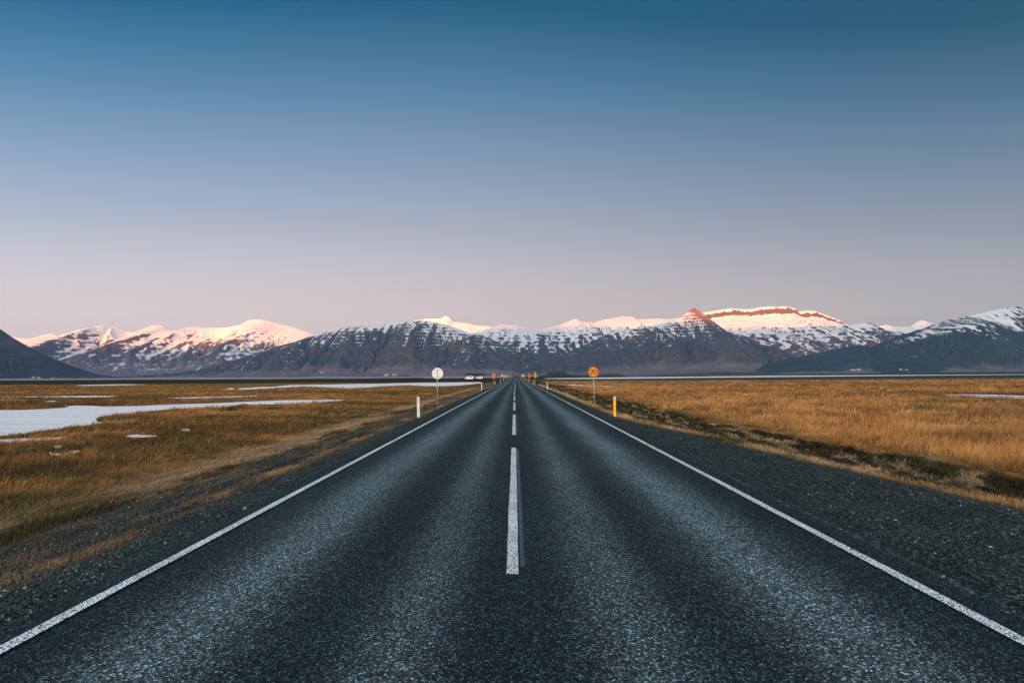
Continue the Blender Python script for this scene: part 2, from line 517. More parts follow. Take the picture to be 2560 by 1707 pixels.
# middle range behind the valley
pE = sc(C3, [(-500, 420), (-250, 370), (0, 322), (100, 285), (200, 262), (340, 268), (440, 295), (500, 303), (600, 295), (750, 260), (830, 225), (880, 205), (930, 230), (1040, 240), (1150, 215), (1250, 195), (1310, 185), (1400, 190), (1440, 212), (1550, 210),
             (1640, 205), (1740, 212), (1900, 190), (2100, 215), (2300, 300), (2500, 420)])
mountain("mountain", "snow-streaked middle range with small peaks closing the valley", pE, 12500, 4300, m_near, [(0, 0), (.1, .03), (.25, .14), (.45, .42), (.6, .62), (.8, .86), (1, 1)], seed=23, spur=.3, spur_len=1500,
         gully=60, gully_len=330, snow=(540, 260), snow_gain=.9, strata=.5, strata_h=80, nrow=150)
# plateau with a cliff rim
pG = sc(C3, [(1500, 420), (1800, 300), (2050, 150), (2200, 125), (2310, 108)]) + \
     sc(C4, [(30, 100), (80, 91), (180, 100), (240, 98), (310, 84), (400, 78), (440, 82), (490, 76), (530, 84), (552, 86), (560, 108), (600, 120), (640, 112), (700, 109), (760, 130), (850, 165), (920, 205), (1000, 235), (1080, 262), (1200, 300), (1400, 350), (1600, 420)])
mountain("mountain", "flat-topped snowy plateau with an orange cliff band under its rim", pG, 11500, 4300, m_red, [(0, 0), (.1, .04), (.25, .16), (.42, .38), (.6, .55), (.78, .72), (.9, .82), (.945, .86), (.962, .965), (1, 1)], seed=29, spur=.25, spur_len=1300,
         gully=50, gully_len=300, snow=(430, 300), snow_gain=.8, strata=.45, strata_h=75, nrow=170, slope_k=.75, jag=.7)
mountain("mountain", "small dark rounded top patched with snow right of the plateau", sc(C4, [(700, 380), (850, 290), (960, 232), (1000, 225), (1080, 210), (1150, 204), (1190, 220), (1240, 245), (1300, 265), (1380, 275), (1440, 292), (1600, 340), (1800, 400)]),
         10000, 2800, m_near, ALP, seed=31, gully=40, snow=(620, 260), snow_gain=1.1, strata=.5, nrow=110)
# main right mountain with the pyramid
pF = [(1240, 945), (1290, 932), (1309, 925), (1330, 915), (1352, 902), (1420, 880), (1472, 858), (1516, 836), (1581, 822), (1646, 810), (1690, 797), (1703, 790), (1717, 782), (1728, 774), (1735.5, 769.5), (1744, 775), (1760, 788), (1780, 803), (1800, 818), (1832, 836),
      (1865, 850), (1897, 862), (1929, 870), (1980, 878), (2040, 884), (2120, 889), (2250, 905), (2400, 925), (2500, 938)]
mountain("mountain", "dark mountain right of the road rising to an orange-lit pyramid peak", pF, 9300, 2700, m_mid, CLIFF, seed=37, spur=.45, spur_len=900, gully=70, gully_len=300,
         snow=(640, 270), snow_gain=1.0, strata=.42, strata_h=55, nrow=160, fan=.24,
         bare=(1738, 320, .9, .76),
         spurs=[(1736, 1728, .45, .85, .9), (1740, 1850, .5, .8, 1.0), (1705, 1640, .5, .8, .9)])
# dome left of the road
pC = [(300, 949), (380, 946), (457, 940), (530, 925), (600, 903), (654, 884), (709, 864), (750, 849), (790, 838), (823, 827), (856, 819), (907, 815), (948, 813), (989, 805), (1024, 802), (1046, 801), (1063, 802), (1090, 805), (1117, 812), (1144, 821), (1171, 831), (1200, 838),
      (1227, 847), (1254, 860), (1282, 874), (1309, 888), (1328, 900), (1350, 913), (1390, 928), (1450, 938)]
mountain("mountain", "broad dark dome left of the road, snow streaks across its top", pC, 9000, 2300, m_mid, DOME, seed=41, spur=.35, spur_len=800, gully=55, gully_len=260,
         snow=(540, 330), snow_gain=1.2, strata=.5, strata_h=52, nrow=160, fan=.22)
# front foothills on the right
mountain("mountain", "low brown foothill in front of the plateau", [(1780, 940), (1850, 925), (1930, 905), (2010, 888), (2070, 878), (2110, 868), (2146, 861), (2185, 868), (2230, 884), (2290, 905), (2360, 925), (2450, 940)],
         7600, 1500, m_green, CLIFF, seed=43, spur=.4, spur_len=600, gully=40, gully_len=200, snow=(900, 200), strata=.3, nrow=110, fan=.3)
# dome on the right edge
pJ = sc(C4, [(800, 600), (950, 520), (1100, 430), (1250, 355), (1440, 290), (1550, 255), (1650, 220), (1750, 190), (1900, 155), (2050, 125), (2200, 95), (2290, 83), (2352, 88), (2500, 96), (2800, 120), (3400, 110), (4200, 150)])
mountain("mountain", "big dark mossy dome at the right with snow patches on top", pJ, 7300, 1900, m_green, DOME, seed=47, spur=.5, spur_len=700, gully=70, gully_len=230,
         snow=(600, 260), snow_gain=1.6, strata=.35, strata_h=60, nrow=150, fan=.24)
# near slope on the left edge
pA = [(-900, 700), (-500, 760), (-200, 790), (0, 821), (16, 834), (35, 845), (54, 858), (82, 875), (109, 888), (136, 906), (163, 924), (196, 937), (240, 944), (300, 948)]
mountain("mountain", "dark grey near slope running down from the left edge", pA, 5200, 1500, m_near, [(0, 0), (.2, .12), (.5, .42), (.8, .78), (1, 1)], seed=53, gully=45, gully_len=210, snow=(560, 220), snow_gain=.9, strata=.3, nrow=110, fan=.1, jag=.5)

def hill(label, prof, D, depth, mat, seed, rough=.5):
    pts = [at_dist(px, py, D) for px, py in prof]
    xs = np.array([p[0] for p in pts]); zs = np.array([p[2] for p in pts])
    X = np.linspace(xs[0], xs[-1], 90)
    P = np.interp(X, xs, zs) + rough * fbm(X / (D * .008), X * 0, 4, seed)
    t = np.linspace(-1, 1, 25)
    XX, TT = np.meshgrid(X, t)
    ZZ = -1.6 + (P[None, :] + 1.6) * np.maximum(0, 1 - np.abs(TT) ** 1.7) + rough * .8 * fbm(XX / (D * .006), TT * 6, 4, seed + 3) * (1 - np.abs(TT))
    YY = D + TT * depth * (1 + .25 * fbm(XX / (D * .02), XX * 0, 2, seed + 5))
    o = obj("hill", np.stack([XX, YY, ZZ], -1).reshape(-1, 3), grid_faces(90, 25), mat, smooth=True, kind="structure", label=label)
M_MOOR = plain("dark_moss", (.030, .036, .020), .95, .7, .25)
M_MOOR2 = plain("moss_and_straw", (.085, .075, .04), .95, .7, .08)
hill("dark craggy knoll beyond the river, right of the warning signs", [(1338, 943), (1350, 938.5), (1362, 936.5), (1372, 933.5), (1384, 930.5), (1392, 928.6), (1402, 928.0), (1410, 929.5), (1416, 933.5), (1426, 936.5), (1450, 937.5), (1480, 938.0), (1500, 941)], 700, 40, M_MOOR, 201, .9)
hill("low dark hummock behind the speed sign", [(1470, 941), (1490, 938), (1510, 935.2), (1525, 934.8), (1545, 936.5), (1570, 939.2), (1600, 941)], 760, 40, M_MOOR, 205, .6)
hill("long low mossy rise across the right side beyond the river", [(1560, 941), (1650, 937), (1720, 932.5), (1760, 930.2), (1820, 928.8), (1860, 929.5), (1900, 932.5), (1960, 935), (2050, 937.5)], 1150, 70, M_MOOR2, 209, 1.2)
hill("thin black bank along the far river shore at the right", [(1280, 942), (1500, 940.2), (1800, 936.8), (2000, 934.4), (2250, 931.8), (2560, 928.8), (2900, 926)], 1230, 60, M_MOOR, 213, .5)

# unseen range added behind the viewer, crest shaped to shade plain and lower slopes
RX = np.arange(-24000, 18001, 150.)
pr = np.interp(RX, [-24000, -16000, -8000, -5500, -4000, -2600, -300, 1100, 2500, 3900, 5000, 7000, 18000], [1690, 1700, 1710, 1780, 1870, 2120, 2110, 1840, 1930, 1990, 2150, 2450, 2500]) + 35 * fbm(RX / 1800, RX * 0, 4, 71)
T = np.concatenate([np.linspace(0, 1, 40), 1 + np.linspace(0, .6, 16)[1:]])
SS = RX[None, :] + 0 * T[:, None]; TT = T[:, None] + 0 * SS
AA = 14000 + 5800 * TT
ux, uy = math.sin(SUN_AZ), math.cos(SUN_AZ)
XX = ux * AA - uy * SS; YY = uy * AA + ux * SS
sh = np.interp(TT, [0, .25, .6, 1, 1.6], [0, .12, .55, 1, .1])
ZZ = -2 + pr[None, :] * sh - 120 * (1 - ridged(XX / 900, YY / 4000, 3, 73)) * np.sin(np.clip(TT / 1.6, 0, 1) * np.pi) * np.clip(np.abs(TT - 1) * 5, 0, 1)
o = obj("sun_blocking_range", np.stack([XX, YY, ZZ], -1).reshape(-1, 3), grid_faces(len(RX), len(T)), m_near, smooth=True, kind="structure", label="unseen range added behind the viewer to block the low sun")
set_attr(o, "snow", np.clip((ZZ.ravel() - 500) / 500 + .2 * fbm(XX / 700, YY / 700, 3, 75).ravel(), 0, 1))
set_attr(o, "fan", np.zeros(ZZ.size))

# ------------------------------------------------------------------ haze
hz = MT("haze_air")
hz.n.remove(hz.b)
pv = hz.node("ShaderNodeVolumePrincipled")
pv.inputs['Color'].default_value = (.20, .52, 1.0, 1)
pv.inputs['Density'].default_value = 1.9e-5
hz.link(pv.outputs[0], hz.n["Material Output"].inputs['Volume'])
bx0, bx1, by0, by1, bz0, bz1 = -36000, 26000, -28000, 26000, -4.5, 2720
o = obj("haze", [(bx0, by0, bz0), (bx1, by0, bz0), (bx1, by1, bz0), (bx0, by1, bz0), (bx0, by0, bz1), (bx1, by0, bz1), (bx1, by1, bz1), (bx0, by1, bz1)],
        [(0, 3, 2, 1), (4, 5, 6, 7), (0, 1, 5, 4), (1, 2, 6, 5), (2, 3, 7, 6), (3, 0, 4, 7)], hz.m, kind="stuff", label="thin evening haze over the plain")

# ------------------------------------------------------------------ frozen ponds: outlines traced on the level of the meadow
def crop(o, k, pts): return [(o[0] + x / k, o[1] + y / k) for x, y in pts]
G1, G3 = ((0, 940), 3.409), ((600, 940), 3.409)
PONDS = [  # label, level, outline in photo points
    ("large frozen pond reaching in from the left edge of the meadow", PLAIN_L,
     [(-420, 1020), (-150, 1027)] + crop(*G1, [(0, 291), (180, 288), (400, 281), (560, 272), (605, 262), (560, 258), (640, 252), (760, 252), (840, 260), (1200, 254), (1500, 241), (1800, 232), (2182, 215)]) + crop(*G3, [(300, 208), (600, 203), (870, 201), (850, 207), (700, 221), (500, 231), (300, 238), (0, 242)]) +
     crop(*G1, [(1900, 262), (1700, 268), (1500, 275), (1330, 292), (1200, 300), (1080, 316), (1000, 325), (900, 338), (820, 345), (785, 358), (830, 378), (893, 396), (860, 403), (800, 412), (640, 425), (560, 446), (480, 452), (330, 470), (230, 486), (100, 497), (0, 502)]) + [(-150, 1093), (-420, 1102)]),
    ("narrow frozen strip in front of the large pond", PLAIN_L, [(-60, 1099)] + crop(*G1, [(0, 541), (200, 534), (370, 529), (500, 522), (560, 519), (480, 532), (330, 547), (150, 557), (0, 563)]) + [(-60, 1106)]),
    ("small icy patch in the brown grass right of the strip", PLAIN_L, crop(*G1, [(1050, 510), (1140, 500), (1180, 506), (1330, 511), (1250, 518), (1110, 524)])),
    ("tiny icy patch shaped like a lens in the left meadow", PLAIN_L, crop(*G1, [(462, 594), (520, 588), (556, 593), (540, 603), (480, 606)])),
    ("forked icy patch in the olive grass of the left meadow", PLAIN_L, crop(*G1, [(415, 642), (450, 655), (520, 660), (590, 640), (650, 634), (640, 650), (600, 668), (500, 668), (440, 662)])),
    ("pair of pale icy spots deep in the left meadow grass", PLAIN_L, crop(*G1, [(1555, 455), (1600, 449), (1622, 458), (1610, 470), (1570, 468)])),
    ("long thin ice thread beyond the large pond", PLAIN_L, crop(*G1, [(-60, 176), (200, 174), (500, 171), (800, 167), (1000, 168), (940, 177), (700, 179), (350, 178), (100, 178)])),
    ("short ice thread in golden grass beyond the large pond", PLAIN_L, crop(*G1, [(1430, 184), (1650, 180), (1900, 175), (2182, 167), (2182, 172), (1900, 182), (1600, 188)])),
    ("small ice dash near the left edge beyond the pond", PLAIN_L, crop(*G1, [(385, 215), (430, 210), (492, 211), (470, 218), (400, 220)])),
    ("broken ice beside the far long pond", PLAIN_L, crop(*G1, [(1900, 114), (1960, 102), (1990, 100), (1995, 108), (1960, 114)])),
    ("long bright frozen pond in front of the dark moor", PLAIN_L, crop((600, 740), 3.675, [(0, 847), (150, 838), (330, 832), (450, 818), (700, 814), (1000, 808), (1350, 803), (1600, 797), (1900, 793), (2180, 790), (2240, 796), (2130, 808), (2030, 820), (1860, 825), (1700, 826), (1560, 817), (1430, 823), (1300, 828), (1180, 838), (980, 845), (800, 836), (680, 832), (560, 830), (430, 838), (230, 850), (60, 857), (0, 856)])),
    ("thin ice line through the dark moor at the far left", PLAIN_L, crop((0, 740), 3.675, [(690, 820), (900, 813), (1150, 809), (1350, 811), (1200, 817), (950, 821), (780, 824)])),
    ("frozen strip running out of the right field at its edge", PLAIN_R, crop((1800, 740), 3.0947, [(1730, 763), (1900, 760), (2120, 763), (2352, 770), (2700, 776), (2700, 808), (2352, 798), (2150, 790), (1980, 781), (1850, 772)])),
    ("thin bright ice sliver in the right field behind the speed sign", PLAIN_R, crop((1270, 880), 7.35, [(1085, 600), (1180, 592), (1300, 602), (1500, 614), (1700, 620), (1950, 626), (1930, 634), (1600, 630), (1350, 622), (1180, 612)])),
    ("tiny ice sliver among tall grass of the right field", PLAIN_R, crop((1400, 940), 3.409, [(1530, 152), (1600, 150), (1680, 154), (1600, 158)])),
    ("long straight band of frozen river across the right side", PLAIN_R, [(1361, 945.6), (1480, 943.8), (1650, 942.0), (1800, 940.4), (2000, 938.6), (2250, 936.6), (2560, 934.6), (2800, 933.2), (2800, 935.2), (2560, 936.6), (2250, 939.2), (2000, 941.6), (1800, 943.6), (1650, 945.2), (1480, 947.2), (1361, 947.6)]),
]
def outline(pts, z, seed):
    w = np.array([on_plane(px, py, z) for px, py in pts])
    out = []
    n = len(w)
    for i in range(n):
        a, b = w[i], w[(i + 1) % n]
        m = max(2, min(14, int(np.hypot(*(b - a)) / max(.25, .012 * np.hypot(*a)))))
        for q in range(m):
            out.append(a + (b - a) * q / m)
    out = np.array(out)
    d = np.hypot(out[:, 0], out[:, 1])
    amp = .010 * d
    out[:, 0] += amp * fbm(out[:, 0] / (.05 * d.mean()), out[:, 1] / (.12 * d.mean()), 3, seed)
    out[:, 1] += amp * 1.1 * fbm(out[:, 0] / (.05 * d.mean()), out[:, 1] / (.12 * d.mean()), 3, seed + 5)
    return out
POLY = [(lab, z, outline(pts, z, 300 + i)) for i, (lab, z, pts) in enumerate(PONDS)]

def pond_dist(x, y):
    """Signed distance (negative inside) to the nearest pond outline; large where no pond is near."""
    x = np.asarray(x, dtype=float); y = np.asarray(y, dtype=float)
    shp = x.shape; x = x.ravel(); y = y.ravel()
    best = np.full(len(x), 99.0)
    for lab, z, p in POLY:
        mg = 2 + .05 * p[:, 1].max()
        idx = np.nonzero((x > p[:, 0].min() - mg) & (x < p[:, 0].max() + mg) & (y > p[:, 1].min() - mg) & (y < p[:, 1].max() + mg))[0]
        if not len(idx): continue
        X, Y = x[idx], y[idx]
        dm = np.full(len(idx), 1e9); ins = np.zeros(len(idx), dtype=bool)
        for a, b in zip(p, np.roll(p, -1, 0)):
            ab = b - a; L = max(ab @ ab, 1e-9)
            t = np.clip(((X - a[0]) * ab[0] + (Y - a[1]) * ab[1]) / L, 0, 1)
            dm = np.minimum(dm, (X - a[0] - t * ab[0]) ** 2 + (Y - a[1] - t * ab[1]) ** 2)
            c = (a[1] > Y) != (b[1] > Y)
            ins ^= c & (X < (b[0] - a[0]) * (Y - a[1]) / (b[1] - a[1] + 1e-12) + a[0])
        d = np.sqrt(dm) * np.where(ins, -1, 1)
        best[idx] = np.minimum(best[idx], d)
    return best.reshape(shp)

# ------------------------------------------------------------------ ground
def steps(a, b, d0, grow, dmax=1e9):
    out, p, d = [a], a, d0
    while p < b:
        p += d; out.append(p); d = min(d * grow, dmax)
    return out
xp = steps(0, 13, .16, 1.0) ; xp = xp[:-1] + steps(xp[-1], 23000, .17, 1.055)
GX = np.array([-35000., -29000.] + [-q for q in xp[:0:-1]] + xp)
yp = steps(1.5, 30, .18, 1.0); yp = yp[:-1] + steps(yp[-1], 25500, .19, 1.032)
GY = np.array([-27500, -20000, -14000, -6000, -2000, -500, -100, -30, -10, -3] + yp)
XX, YY = np.meshgrid(GX, GY)
ZZ = ground_z(XX, YY)
PD = pond_dist(XX, YY)
ZZ = np.where(PD < 90, np.minimum(ZZ, np.where(XX < 0, PLAIN_L, PLAIN_R) - .02 + .2 * np.clip((PD - .01 * YY) / (.5 + .04 * YY), 0, 10)), ZZ)

def lerp(a, b, f):
    f = np.asarray(f)[..., None]
    return a * (1 - f) + np.asarray(b) * f

GOLD, BROWN, OLIVE, STRAW, SOIL, GRAV, TAN, DKGREEN = map(np.array, ((.37, .165, .048), (.140, .060, .017), (.048, .046, .014), (.42, .27, .15), (.018, .012, .008), (.037, .051, .049), (.23, .15, .09), (.022, .026, .012)))
def ground_color(x, y):
    """Base colour of the bare ground and its plant cover, by zone."""
    x = np.asarray(x, dtype=float); y = np.asarray(y, dtype=float)
    r = np.hypot(x, y)
    xr = x - (gravel_r(y) - 4.55) * sstep(3.8, 5.0, x)
    wob = .45 * fbm(x * .35, y * .22, 3, 41) + .25 * fbm(x * 1.3, y * .7, 3, 43)
    big = fbm(x / 34, y / 22, 4, 45); mid = fbm(x / 7, y / 4.2, 4, 47); fine = fbm(x * 1.4, y * 1.0, 3, 49)
    # meadow
    c = lerp(GOLD + 0 * x[..., None], BROWN, sstep(-.20, .40, big + .7 * mid + .3 * fine))
    c = lerp(c, OLIVE, sstep(.08, .42, .8 * fbm(x / 3.2, y / 2.2, 3, 48) + .5 * mid + .3 * fine + np.where(x < 0, .10, -.04)))
    # left: olive dark grass nearest the verge
    c = lerp(c, OLIVE * .9 + BROWN * .2, .5 * sstep(-26, -12, x) * (x < 0) * sstep(-.4, .3, mid + .3))
    # right ditch
    d = sstep(4.9, 5.4, xr + 1.0 * wob) * (1 - sstep(9.4, 11.2, xr + 2.4 * wob))
    dk = lerp(SOIL + 0 * x[..., None], STRAW * .75, sstep(.05, .35, fbm(x * 1.6, y * .5, 4, 53) + .25 * fine))
    dk = lerp(dk, OLIVE * .6, sstep(.15, .4, fbm(x * .6, y * .4, 2, 55)))
    c = lerp(c, dk, d)
    # right straw edge
    e = sstep(4.4, 4.7, xr + .6 * wob) * (1 - sstep(4.9, 5.9, xr + 1.5 * wob)) * sstep(-.45, .1, fbm(x * .9, y * .5, 3, 52))
    c = lerp(c, lerp(STRAW * .8 + 0 * x[..., None], SOIL * 1.5, sstep(.1, .45, mid + fine * .6)), e)
    # left verge: tan band, dark streak, sparse gravel slope, straw strip
    c = lerp(c, lerp(TAN + 0 * x[..., None], OLIVE, sstep(-.1, .4, mid)), sstep(-10.6, -9.2, x + wob) * (x < 0))
    c = lerp(c, SOIL, sstep(-8.3, -7.9, x + wob) * (1 - sstep(-7.75, -7.2, x + wob)) * sstep(-.1, .25, fbm(x * 1.2, y * .30, 4, 57)) * .95)
    gl = sstep(-7.7, -7.2, x + wob) * (x < 0)
    gmix = lerp(GRAV * .8 + 0 * x[..., None], TAN * .55, .65 * sstep(-.12, .30, fbm(x * 1.8, y * .9, 4, 59) + .4 * fine))
    gmix = lerp(gmix, OLIVE * .9, .7 * sstep(.0, .4, fbm(x * .5, y * .3, 2, 60)) * sstep(-5.4, -6.6, x))
    c = lerp(c, gmix, gl)
    c = lerp(c, SOIL, sstep(-5.75, -5.45, x + wob * .6) * (1 - sstep(-5.25, -4.95, x + wob * .6)) * sstep(-.05, .3, fbm(x * .6, y * .22, 2, 61)) * .85)
    c = lerp(c, (GOLD + TAN) * .40, .8 * sstep(-5.3, -5.0, x + wob * .6) * (1 - sstep(-4.75, -4.3, x + wob * .6)) * sstep(-.15, .30, fbm(x * 1.1, y * .5, 4, 63)))
    # bare gravel beside the asphalt
    g = sstep(-4.75, -4.35, x + .5 * wob) * (1 - sstep(4.25, 4.75, xr + .5 * wob))
    c = lerp(c, GRAV + 0 * x[..., None] + .012 * fine[..., None], g)
    # heap
    hp = np.exp(-(((x - 9.5) / 3.6) ** 2 + ((y - 128) / 8) ** 2))
    c = lerp(c, GRAV * .6, sstep(.25, .6, hp))
    # farther out: dark moor on the left, grey river flats on the right, pale dry plain beyond
    fl = (x < -6)
    c = lerp(c, DKGREEN + .012 * (big[..., None] + .2), sstep(225, 262, y + 40 * big + 0.02 * x) * fl)
    fr = (x > 6)
    c = lerp(c, GRAV * 1.3, sstep(235, 275, y - .12 * x + 20 * big) * fr)
    c = lerp(c, SOIL * 1.2, sstep(455, 480, y - .68 * x) * fr)
    far = sstep(600, 900, y) * fl + sstep(1500, 1900, y) * fr
    c = lerp(c, np.array((.40, .28, .285)) * (1 + .55 * fbm(x / 260, y / 300, 4, 65)[..., None]), np.clip(far, 0, 1))
    bh = sstep(0, -40, y)
    c = lerp(c, BROWN, bh)
    return np.clip(c * (1 + .28 * fine[..., None] * (r < 300)[..., None]), .004, .9)

gm = MT("ground_cover")
ga = gm.attr("tint", 'Color')
gn = gm.ramp(gm.noise(9, 7, .8), [(.3, .35), (.5, .9), (.7, 1.7)])
gs = gm.voronoi(48)
gsep = gm.node("ShaderNodeSeparateColor"); gm.link(gs, gsep.inputs[0])
gst = gm.ramp(gsep.outputs[0], [(0, .18), (.5, .75), (.85, 1.6), (.97, 3.6)])
gmask = gm.attr("stony")
gfac = gm.mix(gmask, gn, gst)
gc = gm.mix(1.0, ga, gfac, 'MULTIPLY')
gm.bump(gm.math('ADD', gm.math('MULTIPLY', gm.voronoi(55, out='Distance'), gmask), gm.noise(20, 4, .7)), .9, .03)
gm.done(gc, .95, .05)
o = obj("ground", np.stack([XX, YY, ZZ], -1).reshape(-1, 3), grid_faces(len(GX), len(GY)), gm.m, smooth=True, kind="structure", label="wide flat plain of dry grass beside the road")
set_attr(o, "tint", ground_color(XX, YY).reshape(-1, 3), 3)
xrr = XX - (gravel_r(YY) - 4.55) * sstep(3.8, 5.0, XX)
set_attr(o, "stony", (sstep(-7.6, -5.5, XX) * (1 - sstep(4.2, 5.0, xrr))).ravel())
GROUND = o

# ------------------------------------------------------------------ road
am = MT("worn_asphalt")
pos = am.position()
sp_ = am.node("ShaderNodeSeparateXYZ"); am.link(pos, sp_.inputs[0])
def gauss(c, s):
    d = am.math('DIVIDE', am.math('SUBTRACT', sp_.outputs[0], c), s)
    return am.math('POWER', 2.718, am.math('MULTIPLY', am.math('MULTIPLY', d, d), -1.0))
trk = am.math('ADD', am.math('ADD', am.math('MULTIPLY', gauss(-2.25, .40), 1.0), am.math('MULTIPLY', gauss(-.74, .28), .60)),
              am.math('ADD', am.math('MULTIPLY', gauss(.78, .30), .68), am.math('MULTIPLY', gauss(2.15, .42), 1.0)))
wv = am.noise(1.0, 4, .6, am.scaled(1.6, .22, 1))
trk = am.math('MULTIPLY', trk, am.ramp(wv, [(.3, .65), (.7, 1.15)]), clamp=True)
v1 = am.voronoi(80); v1s = am.node("ShaderNodeSeparateColor"); am.link(v1, v1s.inputs[0])
v2 = am.voronoi(160); v2s = am.node("ShaderNodeSeparateColor"); am.link(v2, v2s.inputs[0])
st1 = am.ramp(v1s.outputs[0], [(0, .10), (.5, .52), (.80, 1.15), (.92, 2.8), (1, 5.2)])
st2 = am.ramp(v2s.outputs[1], [(0, .5), (.7, 1.0), (1, 1.9)])
basec = am.mix(trk, (.020, .040, .042), (.155, .198, .216))
pat = am.ramp(am.noise(1.0, 6, .65, am.scaled(.9, .20, 1)), [(.3, .70), (.7, 1.2)])
col = am.mix(1.0, am.mix(1.0, am.mix(1.0, basec, st1, 'MULTIPLY'), st2, 'MULTIPLY'), pat, 'MULTIPLY')
am.bump(am.math('ADD', am.voronoi(80, out='Distance'), am.math('MULTIPLY', am.voronoi(160, out='Distance'), .5)), .8, .012)
M_ASPH = am.done(col, am.ramp(trk, [(0, .9), (1, .75)]), .14)

RYs = np.array(list(np.arange(-8, 60, 1.0)) + list(np.arange(60, 470, 3.0)) + [470.0])
xc = np.linspace(-1, 1, 13)
hl, hr = half_l(RYs)[:, None], half_r(RYs)[:, None]
edge = .05 * fbm(RYs * .8, RYs * 0, 3, 81)[:, None] + .03 * fbm(RYs * 3, RYs * 0, 2, 83)[:, None]
RXX = np.where(xc < 0, xc * (hl + edge), xc * (hr - edge) )
RZZ = road_z(RYs)[:, None] + 0 * RXX
RZZ[:, 0] -= .05; RZZ[:, -1] -= .05
RXX = np.where(np.abs(xc) == 1, RXX, RXX * .995)
ROAD = obj("road", np.stack([RXX, RYs[:, None] + 0 * RXX, RZZ], -1).reshape(-1, 3), grid_faces(13, len(RYs)), M_ASPH, smooth=True, kind="structure", label="straight two-lane asphalt road with worn wheel tracks")

pm = MT("road_paint")
wear = pm.math('ADD', pm.math('MULTIPLY', pm.voronoi(78, out='Distance'), .75), pm.math('MULTIPLY', pm.noise(60, 3, .6), .55))
wear = pm.math('ADD', wear, pm.math('MULTIPLY', pm.math('SUBTRACT', pm.noise(1.2, 4, .6), .5), .30))
pc = pm.mix(pm.ramp(wear, [(.67, 0), (.78, 1)]), (.96, .90, .90), (.025, .042, .044))
pm.bump(pm.voronoi(78, out='Distance'), .5, .008)
M_PAINT = pm.done(pc, .7, .3)
gpm = MT("faded_road_paint")
wear = gpm.math('ADD', gpm.math('MULTIPLY', gpm.voronoi(88, out='Distance'), 1.2), gpm.math('MULTIPLY', gpm.math('SUBTRACT', gpm.noise(2.2, 3, .6), .5), .6))
M_FADED = gpm.done(gpm.mix(gpm.ramp(wear, [(.40, 0), (.75, 1)]), (.11, .135, .145), (.030, .05, .052)), .8, .3)

def strip(name, x0, x1, ys, dz=.0025, mat=M_PAINT, label=None, sx=None):
    ys = np.asarray(ys, dtype=float)
    off = sx(ys) if sx else 0 * ys
    j = .0015
    n = len(ys)
    a = x0 + off + j * rng.standard_normal(n) + .008 * fbm(ys * .7, ys * 0, 3, 141); b = x1 + off + j * rng.standard_normal(n) + .008 * fbm(ys * .7, ys * 0, 3, 143)
    z = road_z(ys) + dz
    v = np.stack([np.stack([a, ys, z], -1), np.stack([b, ys, z], -1)], 1).reshape(-1, 3)
    f = np.array([(2 * i, 2 * i + 1, 2 * i + 3, 2 * i + 2) for i in range(n - 1)])
    return obj(name, v, f, mat, parent=ROAD, label=label)
narrow = lambda s: (lambda y: s * np.interp(y, [390, 465], [0, -1.05]))
ye = np.array(list(np.arange(-6, 60, .5)) + list(np.arange(60, 466, 3.0)))
strip("edge_line", X_L - .05, X_L + .05, ye, sx=narrow(-1), label="worn white edge line on the left")
strip("edge_line", X_R - .05, X_R + .05, ye, sx=narrow(1), label="worn white edge line on the right")
cx = lambda y: -.030 - .0024 * np.minimum(y, 60)
y0 = 5.21
k = 0
while y0 < 330:
    strip("lane_dash", -.053, .053, np.linspace(y0, y0 + 8.97, 19), sx=cx)
    strip("faded_lane_dash", .070, .112, np.linspace(y0 + .2, y0 + 8.7, 10), dz=.0018, mat=M_FADED, sx=cx)
    y0 += 12.05
    k += 1

# ------------------------------------------------------------------ ice
im = MT("pond_ice")
i1 = im.noise(1.0, 4, .6, im.scaled(.05, .5, 1)); i2 = im.noise(6, 4, .6)
ic = im.mix(im.ramp(i1, [(.35, 0), (.62, 1)]), (.88, .80, .78), (.98, .91, .87))
im.bump(im.math('ADD', i1, im.math('MULTIPLY', i2, .15)), .12, .05)
M_ICE = im.done(ic, im.ramp(i2, [(.3, .22), (.7, .45)]), .5)
for lab, z, p in POLY:
    n = len(p)
    top = [(x, y, z + .012) for x, y in p]
    bot = [(x, y, z - .03) for x, y in p]
    obj("frozen_pond", top + bot, [tuple(range(n))] + [(i, i + n, (i + 1) % n + n, (i + 1) % n) for i in range(n)], M_ICE, kind="structure", label=lab)

# ------------------------------------------------------------------ grass and gravel
def gz(x, y):
    z = ground_z(x, y)
    return z

def blades(name, x, y, h, w, lean, col_root, col_tip, label, z=None, spread=.25):
    n = len(x)
    z = gz(x, y) if z is None else z
    az = rng.random(n) * np.pi
    wx, wy = np.cos(az) * w / 2, np.sin(az) * w / 2
    lx = lean + spread * rng.standard_normal(n); ly = spread * rng.standard_normal(n)
    b = np.stack([x, y, z - .02], -1)
    m = b + np.stack([lx * h * .30, ly * h * .30, h * .55], -1)
    t = b + np.stack([lx * h, ly * h, h * np.clip(1.02 - .25 * np.abs(lx), .5, 1)], -1)
    o_ = np.stack([wx, wy, 0 * wx], -1)
    v = np.stack([b - o_, b + o_, m - o_ * .8, m + o_ * .8, t], 1).reshape(-1, 3)
    k = (np.arange(n) * 5)[:, None]
    f = np.concatenate([k + np.array([[0, 1, 3]]), k + np.array([[0, 3, 2]]), k + np.array([[2, 3, 4]])], 1).reshape(-1, 3)
    o = obj(name, v, f, M_GRASS, kind="stuff", label=label)
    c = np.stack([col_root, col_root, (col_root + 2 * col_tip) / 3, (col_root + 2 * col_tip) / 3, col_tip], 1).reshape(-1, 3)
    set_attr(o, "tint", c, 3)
    return o
gr = MT("dry_grass")
